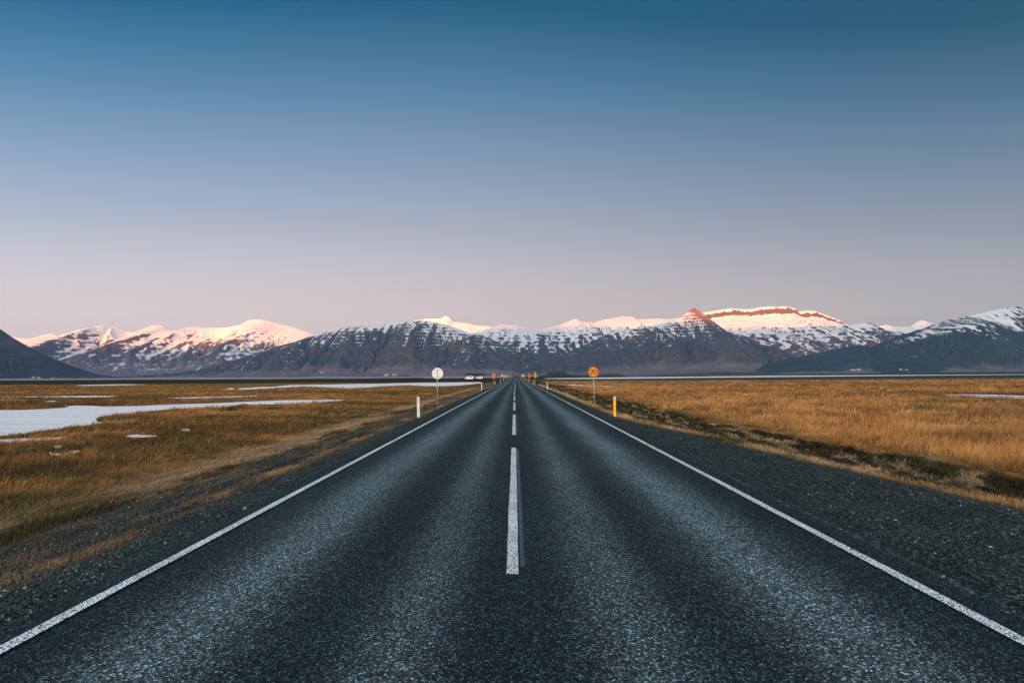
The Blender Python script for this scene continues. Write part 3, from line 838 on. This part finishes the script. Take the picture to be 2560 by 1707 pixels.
M_GRASS = gr.done(gr.attr("tint", 'Color'), .8, .15)

def sample(n, y0, y1, k0, k1, x0):
    """Points ahead of the viewer: even in bearing, thinner with distance; k0..k1 bound x / y, x0 the least |x|."""
    u = rng.random(n)
    y = np.where(rng.random(n) < .55, np.exp(np.log(y0) + u * np.log(y1 / y0)), 1 / (1 / y0 + u * (1 / y1 - 1 / y0)))
    x = y * (k0 + (k1 - k0) * rng.random(n))
    return x, y

def clump(x, y, n, r):
    """Each point becomes n blades of one tuft."""
    X = np.repeat(x, n) + r * rng.standard_normal(len(x) * n) * np.repeat(np.maximum(1, y / 25), n)
    Y = np.repeat(y, n) + r * rng.standard_normal(len(x) * n) * np.repeat(np.maximum(1, y / 25), n)
    return X, Y

def grass_cols(x, y, bright=2.0, straw=.35):
    c = ground_color(x, y)
    s_ = (rng.random(len(x)) ** 2 * straw)[:, None]
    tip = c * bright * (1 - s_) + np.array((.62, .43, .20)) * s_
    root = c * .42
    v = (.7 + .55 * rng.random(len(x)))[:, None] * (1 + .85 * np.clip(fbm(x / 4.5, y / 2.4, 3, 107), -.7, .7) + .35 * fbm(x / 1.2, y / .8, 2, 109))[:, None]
    sunlit_or_rust = sstep(-.2, .4, fbm(x / 9, y / 5, 3, 111))[:, None] * np.interp(np.abs(x), [7, 10], [.25, 1])[:, None]
    tip = tip * (1 - sunlit_or_rust * np.array((.06, .17, .22)))
    return np.clip(root * v, 0, .8), np.clip(tip * v, 0, .8)

# right field: tall golden grass
x, y = sample(25000, 7.5, 240, .02, .98, 9)
x, y = clump(x, y, 9, .10)
ok = (x - (gravel_r(y) - 4.55) > 10.5 + 2.6 * fbm(x * .35, y * .28, 3, 91)) & (pond_dist(x, y) > .004 * y) & (y - .12 * x < 250)
ok &= (np.exp(-(((x - 9.5) / 3.6) ** 2 + ((y - 128) / 8) ** 2)) < .3)
ok &= (fbm(x / 2.4, y / 1.5, 3, 113) > -.34 + .25 * (rng.random(len(x)) - .5))
x, y = x[ok], y[ok]
h = (.17 + .24 * rng.random(len(x))) * (1 + .9 * fbm(x / 3, y / 2.4, 3, 93)) * np.interp(x, [9, 13], [.55, 1])
h = h * np.where(rng.random(len(x)) < .08, 1.35, 1)
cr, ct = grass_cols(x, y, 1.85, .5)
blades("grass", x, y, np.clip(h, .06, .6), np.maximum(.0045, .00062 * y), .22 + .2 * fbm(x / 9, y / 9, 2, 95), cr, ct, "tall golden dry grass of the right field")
# taller bleached stalks standing out of the field
x, y = sample(1900, 8, 120, .05, .98, 9)
x, y = clump(x, y, 9, .12)
ok = (x - (gravel_r(y) - 4.55) > 10.4) & (pond_dist(x, y) > .004 * y)
x, y = x[ok], y[ok]
cr, ct = grass_cols(x, y, 2.2, .9)
blades("grass", x, y, .34 + .26 * rng.random(len(x)), np.maximum(.0045, .0006 * y), .3, cr, ct, "taller bleached stalks in the right field")
# left meadow: lower brown and olive grass
x, y = sample(25000, 7.5, 240, -.98, -.02, 9)
x, y = clump(x, y, 9, .10)
ok = (x < -8.6 + .8 * fbm(x * .4, y * .3, 2, 97)) & (pond_dist(x, y) > .004 * y)
ok &= (fbm(x / 2.4, y / 1.5, 3, 115) > -.36 + .25 * (rng.random(len(x)) - .5))
x, y = x[ok], y[ok]
h = (.13 + .20 * rng.random(len(x))) * (1 + .6 * fbm(x / 6, y / 5, 3, 99)) * np.interp(x, [-13, -8.6], [1, .4])
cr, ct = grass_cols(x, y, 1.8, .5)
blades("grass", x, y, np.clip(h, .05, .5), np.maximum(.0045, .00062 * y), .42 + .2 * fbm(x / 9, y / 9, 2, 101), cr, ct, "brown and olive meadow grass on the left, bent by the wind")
# verges: short dry tufts
def verge(n, x0, x1, y0, y1, dens, h0, h1, label, right=False, bright=1.9):
    y = np.exp(np.log(y0) + rng.random(n) * np.log(y1 / y0))
    x = x0 + (x1 - x0) * rng.random(n)
    if right: x = x + (gravel_r(y) - 4.55)
    x, y = clump(x, y, 7, .05)
    c = ground_color(x, y)
    keep = rng.random(len(x)) < np.clip((c[:, 0] - dens) / .13, .03, 1)
    x, y = x[keep], y[keep]
    h = (h0 + (h1 - h0) * rng.random(len(x))) * (1 + .4 * fbm(x / 2, y / 2, 2, 103))
    cr, ct = grass_cols(x, y, bright, .5)
    blades("grass", x, y, h, np.maximum(.0035, .0007 * y), .2, cr, ct, label, spread=.55)
verge(21000, -10.2, -4.2, 4.0, 130, .012, .03, .11, "short dry tufts on the left verge")
verge(13000, 4.5, 10.2, 5.0, 130, .012, .04, .16, "short straw tufts along the right ditch", right=True)

y = np.exp(np.log(6.0) + rng.random(6000) * np.log(110 / 6.0))
x = 5.2 + 5.0 * rng.random(6000) + gravel_r(y) - 4.55
x, y = clump(x, y, 8, .07)
hc = np.array((.030, .022, .012)) * (1 - rng.random((len(x), 1)) * .4) + np.array((.03, .035, .005)) * rng.random((len(x), 1)) ** 2
x2 = -8.4 + 1.1 * rng.random(14000); y2 = np.exp(np.log(6.0) + rng.random(14000) * np.log(90 / 6.0))
x, y = np.append(x, x2), np.append(y, y2)
hc = np.concatenate([hc, np.tile(np.array((.040, .032, .014)), (14000, 1)) * (.6 + .8 * rng.random((14000, 1)))])
ok = ground_color(x, y)[:, 0] < .09
x, y, hc = x[ok], y[ok], hc[ok]
blades("heath", x, y, .05 + .11 * rng.random(len(x)), np.maximum(.006, .0011 * y), .1, hc * .5, hc * 1.6, "dark low heath along the ditches of both verges", spread=.5)

def stones(name, n, x0, x1, y0, y1, label, right=False):
    y = 1 / (1 / y0 + rng.random(n) * (1 / y1 - 1 / y0))
    x = x0 + (x1 - x0) * rng.random(n)
    if right: x = np.where(x > 3.8, 3.72 + (x - 3.72) * (gravel_r(y) + .2 - 3.72) / (x1 - 3.72), x)
    z = gz(x, y)
    r = (.005 + .013 * rng.random(n) ** 2.2) * np.where(rng.random(n) < .012, 2.0, 1)
    B = np.array([(1, 0, 0), (-.5, .87, 0), (-.5, -.87, 0), (.15, .1, .75), (0, 0, -.5)], dtype=float)
    v = B[None] * (1 + .35 * rng.standard_normal((n, 5, 3)))
    a = rng.random(n) * 6.283
    ca, sa = np.cos(a)[:, None], np.sin(a)[:, None]
    vx = v[..., 0] * ca - v[..., 1] * sa; vy = v[..., 0] * sa + v[..., 1] * ca
    v = np.stack([vx, vy, v[..., 2]], -1) * r[:, None, None] + np.stack([x, y, z + r * .25], -1)[:, None, :]
    k = (np.arange(n) * 5)[:, None]
    f = np.concatenate([k + np.array([q]) for q in ((0, 1, 3), (1, 2, 3), (2, 0, 3), (1, 0, 4), (2, 1, 4), (0, 2, 4))], 1).reshape(-1, 3)
    o = obj(name, v.reshape(-1, 3), f, M_STONE, kind="stuff", label=label)
    g = .018 + .085 * rng.random(n) ** 1.8 + np.where(rng.random(n) < .07, .38 * rng.random(n), 0)
    c = g[:, None] * np.array((.88, 1.02, 1.04)) * (1 + .08 * rng.standard_normal((n, 3)))
    set_attr(o, "tint", np.repeat(np.clip(c, .01, .6), 5, 0), 3)
st = MT("gravel_stone")
M_STONE = st.done(st.attr("tint", 'Color'), .75, .3)
stones("gravel", 31000, -7.4, -3.62, 3.4, 40, "loose grey gravel on the left shoulder")
stones("gravel", 31000, 3.62, 4.75, 3.4, 40, "loose grey gravel on the right shoulder", right=True)

# ------------------------------------------------------------------ mesh builder for made things
class MB:
    def __init__(s): s.v, s.f = [], []
    def box(s, x0, x1, y0, y1, z0, z1):
        k = len(s.v)
        s.v += [(x0, y0, z0), (x1, y0, z0), (x1, y1, z0), (x0, y1, z0), (x0, y0, z1), (x1, y0, z1), (x1, y1, z1), (x0, y1, z1)]
        s.f += [tuple(k + i for i in q) for q in ((0, 3, 2, 1), (4, 5, 6, 7), (0, 1, 5, 4), (1, 2, 6, 5), (2, 3, 7, 6), (3, 0, 4, 7))]
        return s
    def prism(s, pts, y0, y1):
        """Outline in x, z pushed from y0 to y1."""
        k, n = len(s.v), len(pts)
        s.v += [(x, y0, z) for x, z in pts] + [(x, y1, z) for x, z in pts]
        s.f += [tuple(k + i for i in range(n)), tuple(k + n + i for i in reversed(range(n)))]
        s.f += [(k + (i + 1) % n, k + i, k + n + i, k + n + (i + 1) % n) for i in range(n)]
        return s
    def ring(s, outer, inner, y0, y1):
        k, n = len(s.v), len(outer)
        for P, yy in ((outer, y0), (inner, y0), (outer, y1), (inner, y1)): s.v += [(x, yy, z) for x, z in P]
        for i in range(n):
            j = (i + 1) % n
            s.f += [(k + i, k + j, k + n + j, k + n + i), (k + 2 * n + j, k + 2 * n + i, k + 3 * n + i, k + 3 * n + j),
                    (k + j, k + i, k + 2 * n + i, k + 2 * n + j), (k + n + i, k + n + j, k + 3 * n + j, k + 3 * n + i)]
        return s
    def tube(s, p0, p1, r0, r1=None, n=10):
        r1 = r0 if r1 is None else r1
        p0, p1 = Vector(p0), Vector(p1)
        d = (p1 - p0).normalized()
        a = d.orthogonal().normalized(); b = d.cross(a)
        k = len(s.v)
        for p, r in ((p0, r0), (p1, r1)):
            s.v += [tuple(p + a * (r * math.cos(6.2832 * i / n)) + b * (r * math.sin(6.2832 * i / n))) for i in range(n)]
        s.f += [(k + i, k + (i + 1) % n, k + n + (i + 1) % n, k + n + i) for i in range(n)]
        s.f += [tuple(k + i for i in reversed(range(n))), tuple(k + n + i for i in range(n))]
        return s
    def build(s, name, mat, parent=None, smooth=False, **kw):
        return obj(name, s.v, s.f, mat, parent, smooth, **kw)
def circ(r, n=40, cx=0, cz=0, sx=1.0): return [(cx + sx * r * math.cos(6.2832 * i / n), cz + r * math.sin(6.2832 * i / n)) for i in range(n)]
def inset(tri, d):
    c = (sum(p[0] for p in tri) / len(tri), sum(p[1] for p in tri) / len(tri))
    return [(c[0] + (x - c[0]) * d, c[1] + (z - c[1]) * d) for x, z in tri]

M_GALV = plain("galvanised_steel", (.50, .48, .47), .45, .2, 40, metal=.35)
M_BACK = plain("sign_back_aluminium", (.80, .77, .77), .5, .06, 8)
M_WHITEP = plain("white_plastic", (.82, .77, .72), .5, .08, 20)
M_YELLOWP = plain("yellow_plastic", (.90, .50, .012), .45, .08, 20)
M_REFL = plain("grey_reflector", (.62, .58, .58), .35, .1, 60)
M_RED = plain("red_sign_film", (.24, .006, .008), .4, .1, 10)
M_ORANGE = plain("amber_sign_film", (.74, .25, .006), .4, .06, 10)
M_REDOR = plain("orange_red_sign_film", (.75, .085, .02), .4, .06, 10)
M_BLACK = plain("black_sign_film", (.012, .012, .012), .5, .1, 10)
M_CONC = plain("weathered_concrete", (.055, .058, .062), .9, .3, 3)

# ------------------------------------------------------------------ edge marker posts
def marker_post(kind, label, group):
    t = empty("marker_post", (0, 0, 0), 0, label, "marker post", group)
    W, Hh = .066, .96
    up = 1 if kind == 'yellow' else -1
    def outl(z0, z1l, z1r): return [(-W, z0), (W, z0), (W, z1r), (-W, z1l)]
    d = .045
    za, zb = (Hh - .075, Hh) if kind == 'yellow' else (Hh, Hh - .055)
    def shell(z0, zl, zr, e=0.0):
        mb = MB()
        # shallow curved section, open flanks turned back
        sec = [(-W - e, .03), (-W * .72, -.012 - e), (0, -.024 - e), (W * .72, -.012 - e), (W + e, .03), (W * .7, .012), (0, .0), (-W * .7, .012)]
        n = len(sec)
        for x, y in sec: mb.v.append((x, y, z0))
        for x, y in sec: mb.v.append((x, y, zl + (zr - zl) * (x + W) / (2 * W)))
        mb.f += [(i, (i + 1) % n, n + (i + 1) % n, n + i) for i in range(n)] + [tuple(range(n - 1, -1, -1)), tuple(range(n, 2 * n))]
        return mb
    if kind == 'yellow':
        shell(-.28, Hh - .15, Hh - .15).build("post_body", M_YELLOWP, t)
        shell(Hh - .151, za, zb, .001).build("reflector_cap", M_REFL, t)
        MB().box(-.02, W * .9, -.02, .03, -.05, .02).build("foot", M_WHITEP, t)
    else:
        shell(-.28, za, zb).build("post_body", M_WHITEP, t)
        MB().box(-.025, .025, -.029, -.025, Hh - .26, Hh - .12).build("reflector", M_REFL, t)
    return t
proto_y = marker_post('yellow', "x", "edge marker posts along the road")
proto_w = marker_post('white', "x", "edge marker posts along the road")
used = {}
def place_post(kind, px, y, label):
    if kind not in used:
        o = proto_y if kind == 'yellow' else proto_w
        used[kind] = 1
    else:
        o = copy_tree(proto_y if kind == 'yellow' else proto_w)
    x = px if abs(px) < 20 else on_plane(px, 900, 0)[0]
    o.location = (x, y, float(ground_z(x, y)))
    o.rotation_euler = (R(random.uniform(-.8, .8)), R(random.uniform(-1.2, 1.2)), R(random.uniform(-6, 6)))
    o["label"] = label
def xat(px, y): return at_dist(px, 950, y)[0]
place_post('white', xat(1046.5, 27.2), 27.2, "tall white marker post left of the road, in front of the round sign's back")
place_post('yellow', xat(1536, 27.2), 27.2, "nearest yellow marker post with grey cap, right of the road below the 70 sign")
place_post('white', xat(1204, 80.5), 80.5, "small white marker post on the left verge beyond the round sign's back")
place_post('white', xat(1368.5, 80.5), 80.5, "small white marker post on the right verge between gravel heap and road")
place_post('yellow', xat(1237, 133), 133, "yellow marker post at the foot of the left warning sign")
place_post('yellow', xat(1335, 133), 133, "yellow marker post beside the nearest right warning sign")
place_post('yellow', xat(1251, 186), 186, "second yellow marker post on the left, just past the warning sign")
place_post('yellow', xat(1321, 186), 186, "second yellow marker post on the right, before the farther warning sign")
place_post('yellow', xat(1259, 240), 240, "third yellow marker post on the left, near the far round sign's back")
place_post('yellow', xat(1313.6, 240), 240, "third yellow marker post on the right, before the amber square sign")
place_post('yellow', xat(1264.5, 296), 296, "last yellow marker post on the left before the bridge")

# ------------------------------------------------------------------ signs
def ground_at(x, y): return float(ground_z(x, y))
def speed_sign(px, y, zc):
    x = xat(px, y); g = ground_at(x, y); h = zc - g
    t = empty("speed_sign", (x, y, g), R(-2), "round amber 70 speed sign with a red rim on a thin grey pole", "road sign")
    MB().tube((.05, .03, -.25), (0, .03, h + .25), .03, n=12).build("pole", M_GALV, t, True)
    r = .40
    def up(P): return [(a, b + h) for a, b in P]
    MB().prism(up(circ(r)), -.012, .006).build("sign_plate", M_BACK, t)
    MB().ring(up(circ(r * .998)), up(circ(r * .81)), -.0165, -.0125).build("red_rim", M_RED, t)
    MB().prism(up(circ(r * .81)), -.0155, -.0125).build("sign_face", M_ORANGE, t)
    # figures 7 and 0
    s = .30
    seven = [(-.255, .160), (-.020, .160), (-.020, .110), (-.122, -.160), (-.192, -.160), (-.098, .100), (-.255, .100)]
    MB().prism(up(seven), -.019, -.0157).build("digit", M_BLACK, t, label="black figure 7")
    def sup(rx, rz): return [(.115 + rx * math.copysign(abs(math.cos(a)) ** .92, math.cos(a)), rz * math.copysign(abs(math.sin(a)) ** .92, math.sin(a))) for a in [6.2832 * i / 32 for i in range(32)]]
    MB().ring(up(sup(.130, .163)), up(sup(.064, .100)), -.019, -.0157).build("digit", M_BLACK, t, label="black figure 0")
    for dz in (-.2, .2): MB().box(-.28, .28, .006, .016, h + dz - .015, h + dz + .015).build("bracket", M_GALV, t)
    return t
y70 = 40.5
speed_sign(1484, y70, at_dist(1484, 929.5, y70)[2])

def back_sign(px, y, zc, r, label):
    x = xat(px, y); g = ground_at(x, y); h = zc - g
    t = empty("round_sign", (x, y, g), R(1.5), label, "road sign", "round signs seen from behind")
    MB().prism([(a, b + h) for a, b in circ(r)], .02, .035).build("sign_plate", M_BACK, t)
    for dz in (-.245, .245): MB().box(-.29, .29, .008, .0195, h + dz * r / .4 - .014, h + dz * r / .4 + .014).build("bracket", M_GALV, t)
    MB().tube((0, -.022, -.25), (0, -.022, h + r * .72), .028, n=12).build("pole", M_GALV, t, True)
    return t
yb = 41.5
back_sign(1093.6, yb, at_dist(1093.6, 933.2, yb)[2], .395, "pale round sign seen from behind on a grey pole, left of the road")
yb2 = 255.
back_sign(1255.5, yb2, at_dist(1255.5, 938.2, yb2)[2], .40, "tiny far round sign seen from behind, past the left warning sign")

def warning_sign(px, y, py_top, py_mid, py_bot, tri_m, label, red=False):
    x = xat(px, y); g = ground_at(x, y)
    zt, zm, zb = (at_dist(px, q, y)[2] - g for q in (py_top, py_mid, py_bot))
    t = empty("warning_sign", (x, y, g), 0, label, "road sign", "triangular warning signs with a panel below")
    w = (zt - zm) * .60
    tri = [(-w, zm + .02), (w, zm + .02), (0, zt)]
    MB().prism(tri, -.01, .01).build("triangle_plate", M_RED, t)
    MB().prism(inset(tri, .70), -.016, -.0105).build("triangle_face", M_ORANGE if not red else M_REDOR, t)
    c = (zt - zm) * .33 + zm
    q = (zt - zm) * .12
    MB().prism([(-q * .9, c - q), (-q * .35, c - q), (-q * .2, c + q), (-q * .45, c + q)], -.019, -.0165).build("symbol", M_BLACK, t)
    MB().prism([(q * .35, c - q), (q * .9, c - q), (q * .45, c + q), (q * .2, c + q)], -.019, -.0165).build("symbol", M_BLACK, t)
    pw = w * .72
    MB().box(-pw, pw, -.01, .01, zb, zm - .01).build("lower_panel", M_ORANGE if not red else M_REDOR, t)
    ph = zm - zb
    k0 = zb + ph * .18; k1 = zm - ph * .22; a = pw * .52; b = pw * .30
    arch = [(-a, k0), (-b, k0), (-b, k1 - ph * .14), (b, k1 - ph * .14), (b, k0), (a, k0), (a, k1 - ph * .06), (a * .6, k1), (-a * .6, k1), (-a, k1 - ph * .06)]
    MB().prism(arch, -.014, -.0105).build("panel_symbol", M_BLACK if not red else M_RED, t)
    MB().tube((0, .045, -.3), (0, .045, zt * .98), .033, n=10).build("pole", M_GALV, t, True)
    return t
warning_sign(1234.2, 165, 929.6, 937.4, 944.9, .9, "amber and red warning sign with a yellow panel, left of the road")
warning_sign(1338.4, 165, 927.8, 935.6, 943.5, .9, "dark red triangle over a yellow arch panel, nearest on the right")
warning_sign(1323.4, 226, 930.6, 937.0, 944.2, .9, "orange-red double warning sign farther along the right verge", red=True)

def square_sign(px, y, py_top, py_bot, wpx, label):
    x = xat(px, y); g = ground_at(x, y)
    zt, zb = (at_dist(px, q, y)[2] - g for q in (py_top, py_bot)); w = wpx / FPX * y / 2
    t = empty("square_sign", (x, y, g), 0, label, "road sign", "far amber square signs")
    MB().box(-w, w, -.012, .012, zb, zt).build("sign_plate", M_YELLOWP, t)
    MB().prism([(-w * .5, zb + .15), (w * .1, zb + .15), (w * .55, zt - .12), (w * .05, zt - .12)], -.016, -.0125).build("symbol", M_BLACK, t)
    MB().tube((w * .6, .05, -.3), (w * .6, .05, zb + .1), .04, n=8).build("pole", M_YELLOWP, t, True)
square_sign(1307.6, 300, 935.6, 942.4, 5.6, "amber square sign with a dark stripe, far along the right verge")
square_sign(1262.4, 318, 936.6, 941.6, 3.0, "narrow amber sign far along the left verge")
square_sign(1266.6, 350, 936.8, 940.8, 2.6, "faint amber sign farthest along the left verge, near the bridge")

# ------------------------------------------------------------------ bridge at the end of the straight
bt = empty("bridge", (0, 466, 0), 0, "narrow one-lane bridge where the road rises at its far end", "bridge")
zd = float(road_z(470))
MB().box(-2.3, 2.3, 5, 54, zd - .5, zd - .02).build("deck", M_CONC, bt)
for sx in (-1, 1):
    MB().box(sx * 2.45 - .22, sx * 2.45 + .22, 2, 3.2, -1.2, zd + 1.15).build("end_pillar", M_CONC, bt)
    for zz in (.55, .95):
        MB().box(sx * 2.45 - .05, sx * 2.45 + .05, 3.2, 54, zd + zz - .05, zd + zz + .05).build("rail", M_CONC, bt)
    for k in range(11):
        MB().box(sx * 2.45 - .06, sx * 2.45 + .06, 5 + k * 4.8, 5.12 + k * 4.8, zd - .3, zd + .9).build("railing_post", M_CONC, bt)
for yy in (6, 28, 50): MB().box(-1.9, 1.9, yy, yy + 1.2, -1.5, zd - .5).build("pier", M_CONC, bt)
# railing of the side way leaving to the right at the crest
rt = empty("guard_railing", (0, 0, 0), 0, "low dark railing running off to the right of the bridge", "railing")
xa, xb = xat(1295, 470), xat(1305.5, 470)
zr_ = at_dist(1300, 937.5, 470)[2]
MB().box(xa, xb, 470, 470.12, zr_ - .12, zr_ + .12).build("rail", M_CONC, rt)
for k in range(3):
    xk = xa + (xb - xa) * k / 2
    MB().box(xk - .06, xk + .06, 470.13, 470.25, ground_at(xk, 470) - .2, zr_ + .1).build("railing_post", M_CONC, rt)

# ------------------------------------------------------------------ the two cars on the side road
M_CAR = plain("white_car_paint", (.84, .82, .83), .25, .03, 3, spec=.5)
M_GLASS = plain("dark_car_glass", (.015, .018, .02), .08, .05, 3, spec=.6)
M_TYRE = plain("tyre_rubber", (.015, .015, .015), .85, .1, 30)
M_RIM = plain("steel_rim", (.42, .42, .43), .35, .1, 30, metal=.7)
M_TRIM = plain("black_bumper", (.018, .018, .02), .7, .1, 20)
M_LAMP = plain("headlamp_glass", (.75, .76, .78), .15, .03, 10)
M_TAIL = plain("tail_lamp_glass", (.45, .02, .015), .2, .03, 10)

def vehicle(name, label, cat, L, W, prof, belt, windows, wheels, wr, loc, rz, front_glass):
    """prof: side outline (x from the nose, z); the body narrows above the belt line."""
    t = empty(name, loc, rz, label, cat, "white vehicles on the far side road")
    v, f = [], []
    n = len(prof)
    ringsY = [(-1, 0), (-.93, .02), (.93, .02), (1, 0)]
    def half(z): return W / 2 * (1 - max(0, (z - belt)) * .20)
    for s_, ins in ringsY:
        for x, z in prof:
            cxm, czm = L / 2, belt
            v.append((x + (cxm - x) * ins * .6 * (1 if abs(s_) == 1 else 0), s_ * half(z), z))
    for k in range(3):
        f += [(k * n + i, k * n + (i + 1) % n, (k + 1) * n + (i + 1) % n, (k + 1) * n + i) for i in range(n)]
    f += [tuple(reversed(range(n))), tuple(range(3 * n, 4 * n))]
    obj("body", v, f, M_CAR, t)
    for s_ in (-1, 1):
        for w_ in windows:
            k = [(x, s_ * (half(z) + .004), z) for x, z in w_] + [(x, s_ * (half(z) - .02), z) for x, z in w_]
            m = len(w_)
            obj("window", k, [tuple(range(m)), tuple(range(2 * m - 1, m - 1, -1))] + [(i, m + i, m + (i + 1) % m, (i + 1) % m) for i in range(m)], M_GLASS, t)
        for wx in wheels:
            wh = MB().tube((wx, s_ * (W / 2 - .22), wr), (wx, s_ * (W / 2 + .012), wr), wr, n=20).build("wheel", M_TYRE, t)
            MB().tube((wx, s_ * (W / 2 + .012), wr), (wx, s_ * (W / 2 + .03), wr), wr * .62, wr * .56, n=16).build("rim", M_RIM, wh)
        MB().box(.03, .16, s_ * W * .36 - .17, s_ * W * .36 + .17, belt - .32, belt - .16).build("headlight", M_LAMP, t)
        MB().box(L - .06, L + .015, s_ * W * .42 - .07, s_ * W * .42 + .07, belt - .25, belt + .12).build("tail_light", M_TAIL, t)
        MB().box(L * .30, L * .30 + .12, s_ * (W / 2 + .02), s_ * (W / 2 + .18), belt + .02, belt + .2).build("mirror", M_TRIM, t)
    MB().box(-.06, .12, -W * .46, W * .46, .28, .58).build("front_bumper", M_TRIM, t)
    MB().box(L - .1, L + .06, -W * .46, W * .46, .30, .58).build("rear_bumper", M_TRIM, t)
    (x0, z0), (x1, z1) = front_glass
    hw0, hw1 = half(z0) - .08, half(z1) - .08
    nx, nz = -(z1 - z0), (x1 - x0); q = .012 / math.hypot(nx, nz); nx *= q; nz *= q
    obj("windscreen", [(x0 + nx, -hw0, z0 + nz), (x0 + nx, hw0, z0 + nz), (x1 + nx, hw1, z1 + nz), (x1 + nx, -hw1, z1 + nz)], [(0, 3, 2, 1)], M_GLASS, t)
    return t
yv = 352.
def veh_loc(px0, py): 
    x, _, z = at_dist(px0, py, yv)
    return x, z
x, z = veh_loc(1162.3, 944.6)
van_prof = [(0, .42), (.02, .85), (.12, 1.02), (.85, 1.20), (1.45, 1.86), (1.75, 1.97), (4.5, 2.0), (4.78, 1.9), (4.88, 1.1), (4.9, .42), (4.25, .36), (.9, .36)]
van = vehicle("van", "white minibus with dark side windows, first of two vehicles on the far side road", "van", 4.9, 1.92, van_prof, 1.1,
        [[(1.42, 1.18), (2.05, 1.18), (2.05, 1.74), (1.78, 1.74)], [(2.3, 1.2), (4.35, 1.2), (4.30, 1.74), (2.3, 1.74)]], (.95, 4.02), .33, (x, yv, ground_at(x, yv)), R(4), ((.90, 1.23), (1.44, 1.84)))
x, z = veh_loc(1188.6, 943.6)
car_prof = [(0, .40), (.03, .72), (.25, .88), (1.15, 1.02), (1.80, 1.48), (2.25, 1.60), (3.3, 1.58), (3.85, 1.42), (4.12, 1.05), (4.15, .40), (3.6, .30), (.8, .30)]
car = vehicle("estate_car", "lower white car with a sloping bonnet, behind the minibus on the side road", "car", 4.15, 1.80, car_prof, .95,
        [[(1.55, 1.08), (2.3, 1.08), (2.3, 1.46), (2.0, 1.44)], [(2.38, 1.08), (3.45, 1.08), (3.3, 1.44), (2.38, 1.46)]], (.82, 3.38), .32, (x, yv + 4, ground_at(x, yv + 4)), R(3), ((1.2, 1.05), (1.79, 1.46)))

# ------------------------------------------------------------------ far farms
M_WALLP = plain("white_farm_wall", (.55, .52, .53), .8, .1, .6)
M_ROOFP = plain("dull_farm_roof", (.30, .22, .22), .7, .2, .8)
M_SHRUB = plain("dark_shelter_trees", (.03, .04, .03), .95, .4, .3)
def grove(px, py, d, wid, hgt, label):
    x, y, z = at_dist(px, py, d)
    n = 160
    c = np.stack([x + wid * (rng.random(n) - .5), y + 14 * (rng.random(n) - .5), z + hgt * rng.random(n) ** 1.4 * (.4 + .6 * rng.random(n))], -1)
    v = (c[:, None, :] + rng.standard_normal((n, 4, 3)) * np.array((1.6, 1.2, .9))).reshape(-1, 3)
    k = (np.arange(n) * 4)[:, None]
    f = np.concatenate([k + np.array([q]) for q in ((0, 1, 2), (0, 3, 1), (1, 3, 2), (2, 3, 0))], 1).reshape(-1, 3)
    obj("shelter_trees", v, f, M_SHRUB, kind="stuff", label=label)
for i, (px, py, d, w, h) in enumerate([(110, 946.2, 2900, 110, 5), (200, 947.4, 2600, 110, 5), (816, 932.6, 4200, 110, 8), (945, 936.6, 3700, 90, 9), (1010, 940.6, 2900, 50, 4), (1196, 938.4, 1500, 30, 4), (1175, 936.5, 1900, 30, 4), (2095, 927.6, 4100, 80, 6), (2190, 927.0, 4000, 90, 6), (2330, 925.8, 4000, 200, 6), (2480, 924.2, 4000, 200, 6), (20, 945, 3000, 120, 5)]):
    grove(px, py, d, w, h, "dark shelter trees near the far farms")
def house(px, py, d, w, l, hgt, label):
    x, y, z = at_dist(px, py, d)
    t = empty("farm_house", (x, y, z - .5), R(random.uniform(-25, 25)), label, "farm house", "farm houses under the mountains")
    MB().box(-l / 2, l / 2, -w / 2, w / 2, 0, hgt).build("wall", M_WALLP, t)
    MB().prism([(-.5 * l - .3, hgt - .2), (.5 * l + .3, hgt - .2), (.5 * l + .3, hgt), (-.5 * l - .3, hgt)], -w / 2 - .3, w / 2 + .3).build("eaves", M_ROOFP, t)
    k = MB()
    k.v = [(-l / 2 - .3, -w / 2 - .3, hgt), (l / 2 + .3, -w / 2 - .3, hgt), (l / 2 + .3, w / 2 + .3, hgt), (-l / 2 - .3, w / 2 + .3, hgt), (-l / 2 - .3, 0, hgt + w * .42), (l / 2 + .3, 0, hgt + w * .42)]
    k.f = [(0, 1, 5, 4), (2, 3, 4, 5), (0, 4, 3), (1, 2, 5), (0, 3, 2, 1)]
    k.build("roof", M_ROOFP, t)
    for i in range(3): MB().box(-l * .32 + i * l * .3, -l * .32 + i * l * .3 + 1.3, -w / 2 - .05, -w / 2 + .05, hgt * .4, hgt * .75).build("window", M_GLASS, t)
for px, py, d, w, l, hg, lab in [
    (84, 944.6, 3000, 8, 16, 5, "white farm house at the far left under the dark slope, leftmost of its cluster"),
    (98, 945.6, 3000, 9, 24, 4, "long white farm building in the middle of the far left cluster"),
    (132, 948.2, 2600, 7, 14, 5, "white farm house by the right end of the far left cluster"),
    (212, 949.4, 2400, 8, 18, 4, "small farm house beside dark trees right of the far left cluster"),
    (966, 938.4, 3600, 9, 22, 5, "farm house under the dome, left one of the pair"),
    (986, 937.4, 3600, 9, 20, 5, "bright farm house under the dome, right one of the pair"),
    (804, 931.8, 4200, 8, 14, 6, "lone farm house under the left flank of the dome"),
    (2133, 925.6, 4200, 10, 34, 5, "long bright farm building under the brown foothill"),
    (2146, 925.0, 4200, 9, 20, 6, "farm house beside the long building under the brown foothill"),
    (2252, 924.6, 4000, 9, 18, 5, "farm house under the right dome, left one of two"),
    (2266, 925.0, 4000, 8, 14, 5, "smaller farm house under the right dome, right one of two")]:
    house(px, py, d, w, l, hg, lab)
